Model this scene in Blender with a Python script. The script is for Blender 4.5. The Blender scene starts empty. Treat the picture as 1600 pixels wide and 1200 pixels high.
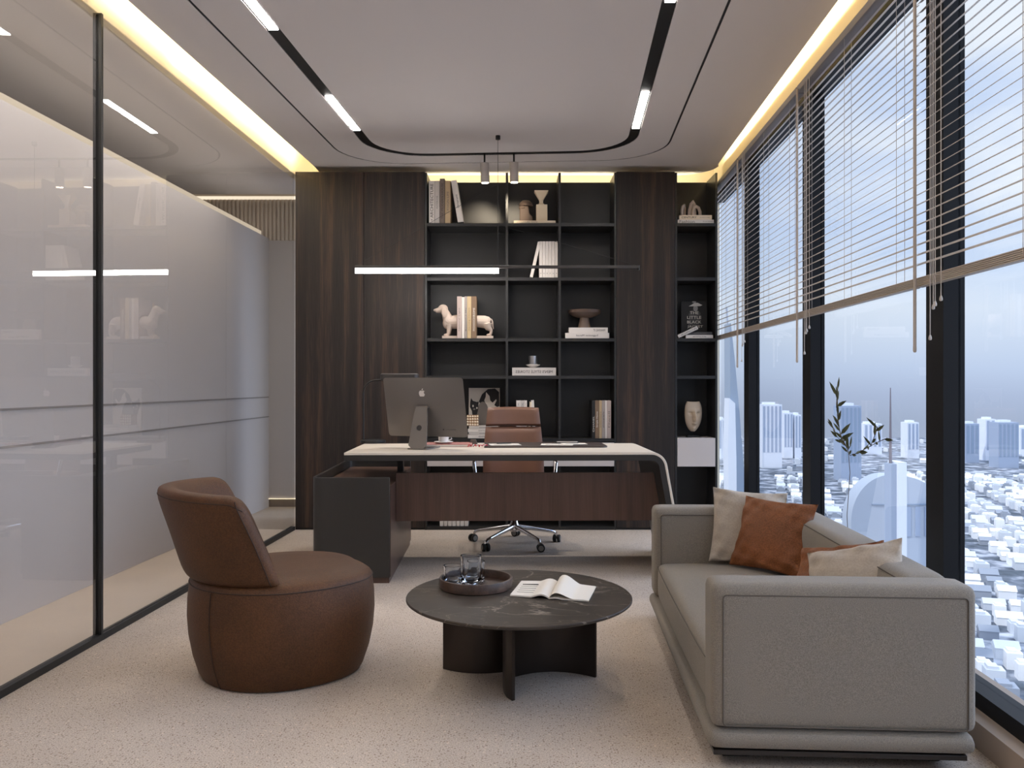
import bpy, math, random
from mathutils import Vector, Matrix
PI = math.pi
R = math.radians
random.seed(7)
SC = bpy.context.scene
COL = SC.collection

# ------------------------------------------------------------------ camera
cam_d = bpy.data.cameras.new('camera')
cam = bpy.data.objects.new('camera', cam_d); COL.objects.link(cam)
cam.location = (0, 0, 1.2); cam.rotation_euler = (PI/2, 0, 0)
cam_d.sensor_width = 36; cam_d.lens = 36*1306/1600
cam_d.clip_start = .05; cam_d.clip_end = 20000
SC.camera = cam

# ------------------------------------------------------------------ view
SC.view_settings.view_transform = 'Standard'
SC.view_settings.look = 'None'
SC.view_settings.exposure = 0.0
SC.view_settings.gamma = 1
SC.view_settings.use_curve_mapping = False
SC.cycles.max_bounces = 8
SC.cycles.diffuse_bounces = 5
SC.cycles.glossy_bounces = 4
SC.cycles.transparent_max_bounces = 16
SC.cycles.transmission_bounces = 8
SC.cycles.sample_clamp_indirect = 8
SC.cycles.caustics_reflective = False
SC.cycles.caustics_refractive = False

# ------------------------------------------------------------------ sky
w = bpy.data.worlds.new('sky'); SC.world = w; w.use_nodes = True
nt = w.node_tree; nt.nodes.clear()
def N(nt, t, **k):
    n = nt.nodes.new(t)
    for a, b in k.items():
        if a.startswith('i_'):
            n.inputs[a[2:].replace('_', ' ')].default_value = b
        else: setattr(n, a, b)
    return n
def ramp(nt, stops, fac=None, interp='LINEAR'):
    r = nt.nodes.new('ShaderNodeValToRGB'); r.color_ramp.interpolation = interp
    e = r.color_ramp.elements
    while len(e) < len(stops): e.new(.5)
    for i, (p, c) in enumerate(stops):
        e[i].position = p; e[i].color = (c[0], c[1], c[2], 1)
    if fac is not None: nt.links.new(fac, r.inputs[0])
    return r
L = nt.links.new
tc = N(nt, 'ShaderNodeTexCoord'); sep = N(nt, 'ShaderNodeSeparateXYZ'); L(tc.outputs['Generated'], sep.inputs[0])
mr = N(nt, 'ShaderNodeMapRange'); mr.inputs[1].default_value = -.2; mr.inputs[2].default_value = .6
L(sep.outputs[2], mr.inputs[0])
# -0.2 .. 0.6 of the direction's height: horizon at 0.25
base = ramp(nt, [(0, (.42, .47, .58)), (.20, (.40, .47, .62)), (.235, (.46, .54, .72)), (.27, (.56, .66, .85)), (.36, (.66, .77, .94)), (.5, (.58, .71, .95)), (1, (.36, .52, .86))], mr.outputs[0])
mp = N(nt, 'ShaderNodeMapping'); mp.inputs['Scale'].default_value = (1, 1, 2.6); L(tc.outputs['Generated'], mp.inputs[0])
cn = N(nt, 'ShaderNodeTexNoise'); cn.inputs['Scale'].default_value = 3.2; cn.inputs['Detail'].default_value = 6; cn.inputs['Roughness'].default_value = .5
L(mp.outputs[0], cn.inputs['Vector'])
cr = ramp(nt, [(.42, (0, 0, 0)), (.62, (1, 1, 1))], cn.outputs[0])
hm = ramp(nt, [(.27, (0, 0, 0)), (.45, (.9, .9, .9))], mr.outputs[0])
mul = N(nt, 'ShaderNodeMath', operation='MULTIPLY'); L(cr.outputs[0], mul.inputs[0]); L(hm.outputs[0], mul.inputs[1])
mix = N(nt, 'ShaderNodeMix', data_type='RGBA'); L(mul.outputs[0], mix.inputs[0]); L(base.outputs[0], mix.inputs[6]); mix.inputs[7].default_value = (.92, .96, 1.0, 1)
# extra brightness added overhead and towards +x, out of view, to light the room
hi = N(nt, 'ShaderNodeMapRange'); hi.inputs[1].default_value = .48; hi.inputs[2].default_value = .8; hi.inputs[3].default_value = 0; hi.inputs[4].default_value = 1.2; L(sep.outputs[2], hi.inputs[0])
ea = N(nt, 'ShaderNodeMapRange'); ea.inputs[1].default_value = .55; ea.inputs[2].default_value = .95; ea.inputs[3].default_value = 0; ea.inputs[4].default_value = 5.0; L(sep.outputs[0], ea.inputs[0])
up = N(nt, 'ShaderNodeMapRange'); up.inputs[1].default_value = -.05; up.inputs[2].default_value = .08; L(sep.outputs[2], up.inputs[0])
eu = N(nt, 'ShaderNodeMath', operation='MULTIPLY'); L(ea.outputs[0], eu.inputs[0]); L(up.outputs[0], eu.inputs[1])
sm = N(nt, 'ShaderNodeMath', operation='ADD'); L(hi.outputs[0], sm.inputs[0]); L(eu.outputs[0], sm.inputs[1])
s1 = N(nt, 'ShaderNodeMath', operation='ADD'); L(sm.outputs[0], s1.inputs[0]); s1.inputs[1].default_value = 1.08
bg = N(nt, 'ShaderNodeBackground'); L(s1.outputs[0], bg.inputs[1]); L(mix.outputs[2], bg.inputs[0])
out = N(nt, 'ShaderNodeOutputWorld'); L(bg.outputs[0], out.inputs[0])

# sun: from behind the building, it lights the city only
sd = bpy.data.lights.new('sun', 'SUN'); sd.energy = 2.2; sd.angle = R(3); sd.color = (1, .97, .93)
sun = bpy.data.objects.new('sun', sd); COL.objects.link(sun)
sun.rotation_euler = Vector((-.75, -.35, .75)).to_track_quat('Z', 'Y').to_euler()

# ================================================================== materials
def s2l(c):
    return tuple(((x/255)/12.92 if x/255 <= .04045 else ((x/255+.055)/1.055)**2.4) for x in c)
MATS = {}
def mat(name, col, rough=.5, metal=0, bump=None, var=None, spec=.5, coat=0, emis=None, sheen=0):
    """col: sRGB 0-255. var=(scale, amount, stretch xyz); bump=(scale, strength, dist, kind)"""
    if name in MATS: return MATS[name]
    m = bpy.data.materials.new(name); m.use_nodes = True; nt = m.node_tree
    p = nt.nodes['Principled BSDF']; L = nt.links.new
    c = s2l(col)
    p.inputs['Base Color'].default_value = (*c, 1)
    p.inputs['Roughness'].default_value = rough; p.inputs['Metallic'].default_value = metal
    p.inputs['Specular IOR Level'].default_value = spec
    p.inputs['Coat Weight'].default_value = coat; p.inputs['Coat Roughness'].default_value = .12
    if sheen: p.inputs['Sheen Weight'].default_value = sheen
    tc = N(nt, 'ShaderNodeTexCoord')
    if var:
        mp = N(nt, 'ShaderNodeMapping'); mp.inputs['Scale'].default_value = var[2] if len(var) > 2 else (1, 1, 1)
        L(tc.outputs['Object'], mp.inputs[0])
        n = N(nt, 'ShaderNodeTexNoise'); n.inputs['Scale'].default_value = var[0]; n.inputs['Detail'].default_value = 5
        L(mp.outputs[0], n.inputs['Vector'])
        a = var[1]
        r = ramp(nt, [(.3, tuple(x*(1-a) for x in c)), (.7, tuple(min(1, x*(1+a)) for x in c))], n.outputs[0])
        L(r.outputs[0], p.inputs['Base Color'])
    if bump:
        if len(bump) > 3 and bump[3] == 'v':
            n = N(nt, 'ShaderNodeTexVoronoi'); n.inputs['Scale'].default_value = bump[0]; o = n.outputs['Distance']
        else:
            n = N(nt, 'ShaderNodeTexNoise'); n.inputs['Scale'].default_value = bump[0]; n.inputs['Detail'].default_value = 3; o = n.outputs[0]
        L(tc.outputs['Object'], n.inputs['Vector'])
        b = N(nt, 'ShaderNodeBump'); b.inputs['Strength'].default_value = bump[1]; b.inputs['Distance'].default_value = bump[2]
        L(o, b.inputs['Height']); L(b.outputs[0], p.inputs['Normal'])
    if emis:
        p.inputs['Emission Color'].default_value = (*emis[0], 1); p.inputs['Emission Strength'].default_value = emis[1]
    MATS[name] = m
    return m

def leather(name, col, rough=.48, scale=420, spec=.35, grain=.28):
    m = mat(name, col, rough, bump=(scale, .5, .002, 'v'), spec=spec); nt = m.node_tree; L = nt.links.new
    p = nt.nodes['Principled BSDF']; c = s2l(col); p.inputs['Specular IOR Level'].default_value = .28
    tc = N(nt, 'ShaderNodeTexCoord')
    a = N(nt, 'ShaderNodeTexNoise'); a.inputs['Scale'].default_value = scale*.55; a.inputs['Detail'].default_value = 3; L(tc.outputs['Object'], a.inputs['Vector'])
    b = N(nt, 'ShaderNodeTexNoise'); b.inputs['Scale'].default_value = 4; b.inputs['Detail'].default_value = 3; L(tc.outputs['Object'], b.inputs['Vector'])
    r1 = ramp(nt, [(.3, tuple(x*(1-grain) for x in c)), (.7, tuple(x*(1+grain) for x in c))], a.outputs[0])
    r2 = ramp(nt, [(.3, (.8, .8, .8)), (.7, (1.2, 1.2, 1.2))], b.outputs[0])
    mx = N(nt, 'ShaderNodeMix', data_type='RGBA', blend_type='MULTIPLY'); mx.inputs[0].default_value = 1; L(r1.outputs[0], mx.inputs[6]); L(r2.outputs[0], mx.inputs[7])
    L(mx.outputs[2], p.inputs['Base Color'])
    return m

def wood(name, dark, mid, light, scale=14, axis=2, rough=.45, spec=.4, streak=.72):
    if name in MATS: return MATS[name]
    m = bpy.data.materials.new(name); m.use_nodes = True; nt = m.node_tree; L = nt.links.new
    p = nt.nodes['Principled BSDF']; p.inputs['Roughness'].default_value = rough; p.inputs['Specular IOR Level'].default_value = spec
    tc = N(nt, 'ShaderNodeTexCoord'); mp = N(nt, 'ShaderNodeMapping')
    s = [1, 1, 1]; s[axis] = .035; mp.inputs['Scale'].default_value = s
    L(tc.outputs['Object'], mp.inputs[0])
    n = N(nt, 'ShaderNodeTexNoise'); n.inputs['Scale'].default_value = scale; n.inputs['Detail'].default_value = 3; n.inputs['Distortion'].default_value = .4
    L(mp.outputs[0], n.inputs['Vector'])
    n2 = N(nt, 'ShaderNodeTexNoise'); n2.inputs['Scale'].default_value = scale*9; n2.inputs['Detail'].default_value = 4
    L(mp.outputs[0], n2.inputs['Vector'])
    a = N(nt, 'ShaderNodeMath', operation='MULTIPLY_ADD'); L(n2.outputs[0], a.inputs[0]); a.inputs[1].default_value = .45; 
    b = N(nt, 'ShaderNodeMath', operation='MULTIPLY'); L(n.outputs[0], b.inputs[0]); b.inputs[1].default_value = .75
    L(b.outputs[0], a.inputs[2])
    r = ramp(nt, [(.42, s2l(dark)), (.6, s2l(mid)), (streak, s2l(light))], a.outputs[0])
    L(r.outputs[0], p.inputs['Base Color'])
    bp = N(nt, 'ShaderNodeBump'); bp.inputs['Strength'].default_value = .12; bp.inputs['Distance'].default_value = .002
    L(n2.outputs[0], bp.inputs['Height']); L(bp.outputs[0], p.inputs['Normal'])
    MATS[name] = m
    return m

def glassmat(name, refl=1.0, tint=(1, 1, 1), ior=1.5):
    m = bpy.data.materials.new(name); m.use_nodes = True; nt = m.node_tree; nt.nodes.clear(); L = nt.links.new
    f = N(nt, 'ShaderNodeFresnel'); f.inputs['IOR'].default_value = ior
    t = N(nt, 'ShaderNodeBsdfTransparent'); t.inputs[0].default_value = (*tint, 1)
    g = N(nt, 'ShaderNodeBsdfGlossy'); g.inputs['Roughness'].default_value = .0
    mu = N(nt, 'ShaderNodeMath', operation='MULTIPLY'); mu.inputs[1].default_value = refl; L(f.outputs[0], mu.inputs[0])
    ge = N(nt, 'ShaderNodeNewGeometry'); iv = N(nt, 'ShaderNodeMath', operation='SUBTRACT'); iv.inputs[0].default_value = 1; L(ge.outputs['Backfacing'], iv.inputs[1])
    m2 = N(nt, 'ShaderNodeMath', operation='MULTIPLY'); L(mu.outputs[0], m2.inputs[0]); L(iv.outputs[0], m2.inputs[1])
    mx = N(nt, 'ShaderNodeMixShader'); L(m2.outputs[0], mx.inputs[0]); L(t.outputs[0], mx.inputs[1]); L(g.outputs[0], mx.inputs[2])
    o = N(nt, 'ShaderNodeOutputMaterial'); L(mx.outputs[0], o.inputs[0])
    return m

def emat(name, col, strength):
    m = bpy.data.materials.new(name); m.use_nodes = True; nt = m.node_tree; nt.nodes.clear()
    e = N(nt, 'ShaderNodeEmission'); e.inputs[0].default_value = (*col, 1); e.inputs[1].default_value = strength
    o = N(nt, 'ShaderNodeOutputMaterial'); nt.links.new(e.outputs[0], o.inputs[0])
    return m

M_ceil = mat('ceiling_paint', (232, 227, 226), .8)
M_wall = mat('wall_paint', (226, 221, 216), .85)
M_cove = mat('cove_paint', (238, 228, 205), .85)
M_black = mat('black_metal', (26, 25, 25), .5)
M_frame = mat('window_frame_metal', (17, 17, 20), .55, spec=.25)
M_shelf = mat('black_lacquer_shelf', (38, 37, 37), .38, spec=.5)
M_shelfback = mat('black_back_panel', (34, 33, 33), .42, spec=.5)
M_white_lacq = mat('pale_grey_lacquer', (205, 196, 192), .4)
M_wood = wood('dark_oak_veneer', (34, 29, 27), (45, 38, 35), (78, 58, 47), 16, 2, .5, .35, .8)
M_brown = wood('walnut_brown_veneer', (70, 51, 43), (80, 59, 50), (90, 67, 57), 16, 2, .32, .5, .8)
M_brownx = wood('walnut_brown_top', (62, 45, 38), (84, 63, 54), (100, 76, 64), 7, 0, .32, .5, .8)
M_shell = mat('charcoal_lacquer', (47, 44, 41), .4)
M_deskdark = mat('desk_dark_core', (48, 44, 41), .45)
M_deskwhite = mat('desk_cream_laminate', (232, 219, 202), .4)
M_leather = leather('brown_leather', (78, 49, 28), .5, 300)
M_pillow_l = leather('cognac_leather', (120, 72, 40), .5, 300)
M_fabric = mat('taupe_sofa_fabric', (132, 124, 114), .9, bump=(700, .6, .0015), var=(420, .30), sheen=.12, spec=.25)
M_fabric2 = mat('beige_cushion_fabric', (172, 160, 146), .9, bump=(900, .4, .001), var=(140, .1), sheen=.2)
M_seam = mat('seam_thread', (92, 84, 76), .9)
M_seaml = mat('leather_seam', (46, 30, 20), .8)
M_chairleather = mat('chestnut_chair_leather', (112, 78, 62), .45, bump=(350, .2, .001, 'v'), var=(6, .1))
M_chrome = mat('polished_chrome', (225, 225, 228), .12, 1)
M_rubber = mat('black_rubber', (22, 22, 22), .5)
M_greymetal = mat('castor_cap_grey', (140, 138, 136), .4, .3)
M_imac = mat('grey_aluminium', (112, 106, 101), .45, .3)
M_imacl = mat('logo_pale_metal', (222, 216, 210), .35, 0)
M_screen = mat('screen_glass', (10, 10, 12), .1)
M_bronze = mat('dark_bronze_metal', (62, 54, 49), .38, .55)
M_tray = wood('smoked_oak_tray', (50, 38, 32), (70, 54, 46), (88, 68, 58), 30, 1, .4, .4, .8)
M_paper = mat('paper_white', (226, 219, 208), .8)
M_paperg = mat('paper_grey_print', (165, 158, 150), .8)
M_ink = mat('ink_black', (38, 33, 32), .7)
M_inkg = mat('ink_grey', (110, 104, 100), .7)
M_white = mat('white_gloss_ceramic', (228, 224, 220), .25)
M_stone = mat('greige_plaster', (196, 178, 164), .75, bump=(120, .1, .001))
M_cream = mat('cream_plaster', (236, 218, 188), .7)
M_mask = mat('sand_stone', (205, 184, 160), .75)
M_blind = mat('blind_slat_enamel', (190, 176, 163), .45)
M_cord = mat('blind_cord', (196, 188, 180), .7)
M_rail = mat('blind_headrail_grey', (150, 146, 144), .45)
M_spot = mat('spotlight_white_body', (178, 170, 164), .5)
M_leafa = mat('olive_leaf', (70, 76, 46), .6, var=(30, .3))
M_stem = mat('olive_stem', (88, 74, 56), .8)
M_red = mat('red_ribbon', (190, 40, 52), .4)
M_pink = mat('dusty_pink_cover', (176, 120, 112), .6)
M_pane = glassmat('window_glass', .8, (.97, .985, 1.0), 1.45)
M_part = glassmat('partition_glass', 1.5, (.96, .955, .95), 1.5)
M_led = emat('led_white', (1, .945, .90), 47)
M_ledp = emat('led_pendant', (1, .95, .92), 32)
M_cove_led = emat('led_cove_warm', (1, .85, .54), 85)
M_spotled = emat('spot_lens', (1, .9, .75), 12)

# speckled carpet
def floor_mat():
    m = bpy.data.materials.new('speckled_carpet'); m.use_nodes = True; nt = m.node_tree; L = nt.links.new
    p = nt.nodes['Principled BSDF']; p.inputs['Roughness'].default_value = .8; p.inputs['Specular IOR Level'].default_value = .25
    tc = N(nt, 'ShaderNodeTexCoord')
    n = N(nt, 'ShaderNodeTexNoise'); n.inputs['Scale'].default_value = 2.2; n.inputs['Detail'].default_value = 3; L(tc.outputs['Object'], n.inputs['Vector'])
    b = ramp(nt, [(.3, s2l((193, 179, 165))), (.7, s2l((205, 191, 177)))], n.outputs[0])
    n1 = N(nt, 'ShaderNodeTexNoise'); n1.inputs['Scale'].default_value = 210; n1.inputs['Detail'].default_value = 3; n1.inputs['Roughness'].default_value = .6; L(tc.outputs['Object'], n1.inputs['Vector'])
    r1 = ramp(nt, [(.34, (.60, .57, .55)), (.5, (.98, .98, .98)), (.66, (1.18, 1.18, 1.18))], n1.outputs[0])
    def flecks(sc, size, prob, colr):
        v = N(nt, 'ShaderNodeTexVoronoi'); v.inputs['Scale'].default_value = sc; L(tc.outputs['Object'], v.inputs['Vector'])
        d = N(nt, 'ShaderNodeMath', operation='LESS_THAN'); d.inputs[1].default_value = size; L(v.outputs['Distance'], d.inputs[0])
        sp = N(nt, 'ShaderNodeSeparateColor'); L(v.outputs['Color'], sp.inputs[0])
        g = N(nt, 'ShaderNodeMath', operation='LESS_THAN'); g.inputs[1].default_value = prob; L(sp.outputs[0], g.inputs[0])
        m_ = N(nt, 'ShaderNodeMath', operation='MULTIPLY'); L(d.outputs[0], m_.inputs[0]); L(g.outputs[0], m_.inputs[1])
        return ramp(nt, [(0, (1, 1, 1)), (1, colr)], m_.outputs[0])
    r2 = flecks(105, .34, .34, (.60, .54, .50))
    r3 = flecks(55, .26, .22, (1.22, 1.2, 1.18))
    cur = b.outputs[0]
    for r in (r1, r2, r3):
        mx = N(nt, 'ShaderNodeMix', data_type='RGBA', blend_type='MULTIPLY'); mx.inputs[0].default_value = 1
        L(cur, mx.inputs[6]); L(r.outputs[0], mx.inputs[7]); cur = mx.outputs[2]
    L(cur, p.inputs['Base Color'])
    bp = N(nt, 'ShaderNodeBump'); bp.inputs['Strength'].default_value = .4; bp.inputs['Distance'].default_value = .003
    L(n1.outputs[0], bp.inputs['Height']); L(bp.outputs[0], p.inputs['Normal'])
    return m
M_floor = floor_mat()
M_floor2 = mat('corridor_stone_floor', (196, 180, 162), .5, var=(3, .05))

def marble_mat():
    m = bpy.data.materials.new('dark_marble'); m.use_nodes = True; nt = m.node_tree; L = nt.links.new
    p = nt.nodes['Principled BSDF']; p.inputs['Roughness'].default_value = .4; p.inputs['Specular IOR Level'].default_value = .15
    tc = N(nt, 'ShaderNodeTexCoord')
    n = N(nt, 'ShaderNodeTexNoise'); n.inputs['Scale'].default_value = 5; n.inputs['Detail'].default_value = 7; L(tc.outputs['Object'], n.inputs['Vector'])
    b = ramp(nt, [(.3, s2l((52, 46, 41))), (.7, s2l((72, 64, 57)))], n.outputs[0])
    cur = b.outputs[0]
    for sc, seed, th, colr in ((2.1, 0, .008, (150, 139, 126)), (5.0, 7, .004, (112, 102, 92)), (3.2, 3, .005, (132, 121, 109))):
        mp = N(nt, 'ShaderNodeMapping'); mp.inputs['Location'].default_value = (seed, seed*2, 0); mp.inputs['Rotation'].default_value = (0, 0, .5); mp.inputs['Scale'].default_value = (.7, 1.5, 1); L(tc.outputs['Object'], mp.inputs[0])
        q = N(nt, 'ShaderNodeTexNoise'); q.inputs['Scale'].default_value = sc; q.inputs['Detail'].default_value = 8; q.inputs['Distortion'].default_value = .5; L(mp.outputs[0], q.inputs['Vector'])
        s = N(nt, 'ShaderNodeMath', operation='SUBTRACT'); L(q.outputs[0], s.inputs[0]); s.inputs[1].default_value = .5
        a = N(nt, 'ShaderNodeMath', operation='ABSOLUTE'); L(s.outputs[0], a.inputs[0])
        rr = ramp(nt, [(0, (.85, .85, .85)), (th, (0, 0, 0))], a.outputs[0])
        g = N(nt, 'ShaderNodeTexNoise'); g.inputs['Scale'].default_value = 3.1; L(mp.outputs[0], g.inputs['Vector'])
        gr = ramp(nt, [(.40, (0, 0, 0)), (.54, (1, 1, 1))], g.outputs[0])
        mu = N(nt, 'ShaderNodeMath', operation='MULTIPLY'); L(rr.outputs[0], mu.inputs[0]); L(gr.outputs[0], mu.inputs[1])
        mx = N(nt, 'ShaderNodeMix', data_type='RGBA'); L(mu.outputs[0], mx.inputs[0]); L(cur, mx.inputs[6]); mx.inputs[7].default_value = (*s2l(colr), 1); cur = mx.outputs[2]
    L(cur, p.inputs['Base Color'])
    return m
M_marble = marble_mat()

# ================================================================== mesh builder
class MB:
    def __init__(s): s.v = []; s.f = []
    def add(s, vs, fs):
        o = len(s.v); s.v += [tuple(q) for q in vs]; s.f += [tuple(i+o for i in f) for f in fs]; return s
    def box(s, x0, y0, z0, x1, y1, z1, m=None):
        v = [(x0, y0, z0), (x1, y0, z0), (x1, y1, z0), (x0, y1, z0), (x0, y0, z1), (x1, y0, z1), (x1, y1, z1), (x0, y1, z1)]
        if m is not None: v = [tuple(m @ Vector(q)) for q in v]
        return s.add(v, [(0, 3, 2, 1), (4, 5, 6, 7), (0, 1, 5, 4), (1, 2, 6, 5), (2, 3, 7, 6), (3, 0, 4, 7)])
    def prism(s, poly, a0, a1, axis='z'):
        """poly 2D (ccw). axis z: (x,y); axis y: (x,z) extruded along y; axis x: (y,z) extruded along x"""
        n = len(poly)
        def P(q, a):
            if axis == 'z': return (q[0], q[1], a)
            if axis == 'y': return (q[0], a, q[1])
            return (a, q[0], q[1])
        v = [P(q, a0) for q in poly]+[P(q, a1) for q in poly]
        f = [tuple(range(n-1, -1, -1)), tuple(range(n, 2*n))]+[(i, (i+1) % n, n+(i+1) % n, n+i) for i in range(n)]
        return s.add(v, f)
    def lathe(s, prof, c=(0, 0, 0), seg=32, closed=False, m=None):
        """prof: list of (r,z)"""
        n = len(prof); vs = []
        for i in range(seg):
            a = 2*PI*i/seg
            for r, z in prof: vs.append((c[0]+r*math.cos(a), c[1]+r*math.sin(a), c[2]+z))
        fs = []
        for i in range(seg):
            j = (i+1) % seg
            for k in range(n-1): fs.append((i*n+k, j*n+k, j*n+k+1, i*n+k+1))
        if closed:
            for i in range(seg):
                j = (i+1) % seg; fs.append((i*n+n-1, j*n+n-1, j*n, i*n))
        else:
            if prof[0][0] > 1e-6: fs.append(tuple(i*n for i in range(seg-1, -1, -1)))
            if prof[-1][0] > 1e-6: fs.append(tuple(i*n+n-1 for i in range(seg)))
        if m is not None: vs = [tuple(m @ Vector(q)) for q in vs]
        return s.add(vs, fs)
    def cyl(s, c, r, h, seg=24, r2=None, m=None):
        return s.lathe([(r, 0), (r if r2 is None else r2, h)], c, seg, m=m)
    def tube(s, pts, r, seg=8, closed=False, caps=True):
        pts = [Vector(p) for p in pts]; n = len(pts); rr = r if isinstance(r, (list, tuple)) else [r]*n
        vs = []; up = Vector((0, 0, 1)); prev = None
        for i, p in enumerate(pts):
            if closed: t = pts[(i+1) % n]-pts[i-1]
            else: t = pts[min(i+1, n-1)]-pts[max(i-1, 0)]
            t.normalize()
            if prev is None:
                a = up.cross(t)
                if a.length < .2: a = Vector((1, 0, 0)).cross(t)
            else:
                a = prev-t*prev.dot(t)
            a.normalize(); prev = a; b = t.cross(a)
            for k in range(seg):
                q = 2*PI*k/seg; vs.append(tuple(p+(a*math.cos(q)+b*math.sin(q))*rr[i]))
        fs = []
        for i in range(n if closed else n-1):
            j = (i+1) % n
            for k in range(seg):
                l = (k+1) % seg; fs.append((i*seg+k, i*seg+l, j*seg+l, j*seg+k))
        if caps and not closed:
            fs.append(tuple(range(seg-1, -1, -1))); fs.append(tuple((n-1)*seg+k for k in range(seg)))
        return s.add(vs, fs)
    def ell(s, c, r, seg=16, rings=10, m=None):
        vs = [(0, 0, -1)]; fs = []
        for i in range(1, rings):
            t = PI*i/rings
            for k in range(seg):
                a = 2*PI*k/seg; vs.append((math.sin(t)*math.cos(a), math.sin(t)*math.sin(a), -math.cos(t)))
        vs.append((0, 0, 1)); top = len(vs)-1
        for k in range(seg):
            l = (k+1) % seg
            fs.append((0, 1+l, 1+k)); fs.append((top, 1+(rings-2)*seg+k, 1+(rings-2)*seg+l))
            for i in range(rings-2): fs.append((1+i*seg+k, 1+i*seg+l, 1+(i+1)*seg+l, 1+(i+1)*seg+k))
        o = []
        for q in vs:
            q = Vector((q[0]*r[0], q[1]*r[1], q[2]*r[2]))
            if m is not None: q = m @ q
            o.append(tuple(q+Vector(c)))
        return s.add(o, fs)
    def grid(s, fn, nu, nv, closeu=False):
        vs = [fn(i/(nu if closeu else nu-1), j/(nv-1)) for i in range(nu) for j in range(nv)]
        fs = [(i*nv+j, ((i+1) % nu)*nv+j, ((i+1) % nu)*nv+j+1, i*nv+j+1) for i in range(nu if closeu else nu-1) for j in range(nv-1)]
        return s.add(vs, fs)
    def build(s, name, m, parent=None, smooth=False, bevel=0, seg=2, sub=0, remesh=0, mats=None, angle=35):
        me = bpy.data.meshes.new(name); me.from_pydata(s.v, [], s.f); me.validate(); me.update()
        import bmesh
        bm = bmesh.new(); bm.from_mesh(me); bmesh.ops.recalc_face_normals(bm, faces=bm.faces); bm.to_mesh(me); bm.free()
        o = bpy.data.objects.new(name, me); COL.objects.link(o)
        me.materials.append(m)
        if parent is not None: o.parent = parent
        if bevel:
            b = o.modifiers.new('bevel', 'BEVEL'); b.width = bevel; b.segments = seg; b.limit_method = 'ANGLE'; b.angle_limit = R(angle)
            smooth = True
        if remesh:
            b = o.modifiers.new('remesh', 'REMESH'); b.mode = 'VOXEL'; b.voxel_size = remesh; b.use_smooth_shade = True
            b = o.modifiers.new('smooth', 'SMOOTH'); b.iterations = 4; smooth = True
        if sub:
            b = o.modifiers.new('subdivision', 'SUBSURF'); b.levels = sub; b.render_levels = sub; smooth = True
        if smooth:
            me.polygons.foreach_set('use_smooth', [True]*len(me.polygons))
            if not sub and not remesh:
                try: me.set_sharp_from_angle(angle=R(40))
                except Exception: pass
        return o

def empty(name, loc=(0, 0, 0), rz=0):
    o = bpy.data.objects.new(name, None); COL.objects.link(o); o.location = loc; o.rotation_euler = (0, 0, rz)
    o.empty_display_size = .1
    return o
def tag(o, label, cat, group=None, kind=None):
    o['label'] = label; o['category'] = cat
    if group: o['group'] = group
    if kind: o['kind'] = kind
    return o
def struct(o, label=None):
    o['kind'] = 'structure'
    if label: o['label'] = label
    return o
def thing(name, label, cat, loc=(0, 0, 0), rz=0, group=None):
    return tag(empty(name, loc, rz), label, cat, group)

def lettering(body, w, h, loc, parent, m=None, mirror=False, rot=(PI/2, 0, 0), depth=.0006, name='lettering', wfit=True):
    """flat raised letters fitted in w x h, centred on loc; default faces -Y, reads along +X"""
    cu = bpy.data.curves.new('t', 'FONT'); cu.body = body; cu.size = 1; cu.extrude = 0; cu.resolution_u = 2
    t = bpy.data.objects.new('t', cu); COL.objects.link(t)
    bpy.context.view_layer.update()
    me = bpy.data.meshes.new_from_object(t)
    bpy.data.objects.remove(t)
    if not me.vertices: return None
    xs = [v.co.x for v in me.vertices]; ys = [v.co.y for v in me.vertices]
    x0, x1, y0, y1 = min(xs), max(xs), min(ys), max(ys)
    sx = w/(x1-x0); sy = h/(y1-y0)
    if not wfit: sx = sy = min(sx, sy)
    for v in me.vertices:
        v.co.x = (v.co.x-(x0+x1)/2)*sx*(-1 if mirror else 1); v.co.y = (v.co.y-(y0+y1)/2)*sy
    me.materials.append(m or M_ink)
    o = bpy.data.objects.new(name, me); COL.objects.link(o); o.parent = parent
    o.location = loc; o.rotation_euler = rot
    so = o.modifiers.new('solid', 'SOLIDIFY'); so.thickness = depth; so.offset = 0
    return o

def rrect(x0, y0, x1, y1, r, n=6, corners=(1, 1, 1, 1)):
    """ccw rounded rectangle; corners: bl, br, tr, tl"""
    pts = []
    for (cx, cy, a0, on, px, py) in ((x0+r, y0+r, PI, corners[0], x0, y0), (x1-r, y0+r, 1.5*PI, corners[1], x1, y0), (x1-r, y1-r, 0, corners[2], x1, y1), (x0+r, y1-r, .5*PI, corners[3], x0, y1)):
        if not on: pts.append((px, py)); continue
        for i in range(n+1):
            a = a0+.5*PI*i/n; pts.append((cx+r*math.cos(a), cy+r*math.sin(a)))
    return pts
def rot2(p, a, c=(0, 0)):
    x, y = p[0]-c[0], p[1]-c[1]; return (c[0]+x*math.cos(a)-y*math.sin(a), c[1]+x*math.sin(a)+y*math.cos(a))

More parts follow.
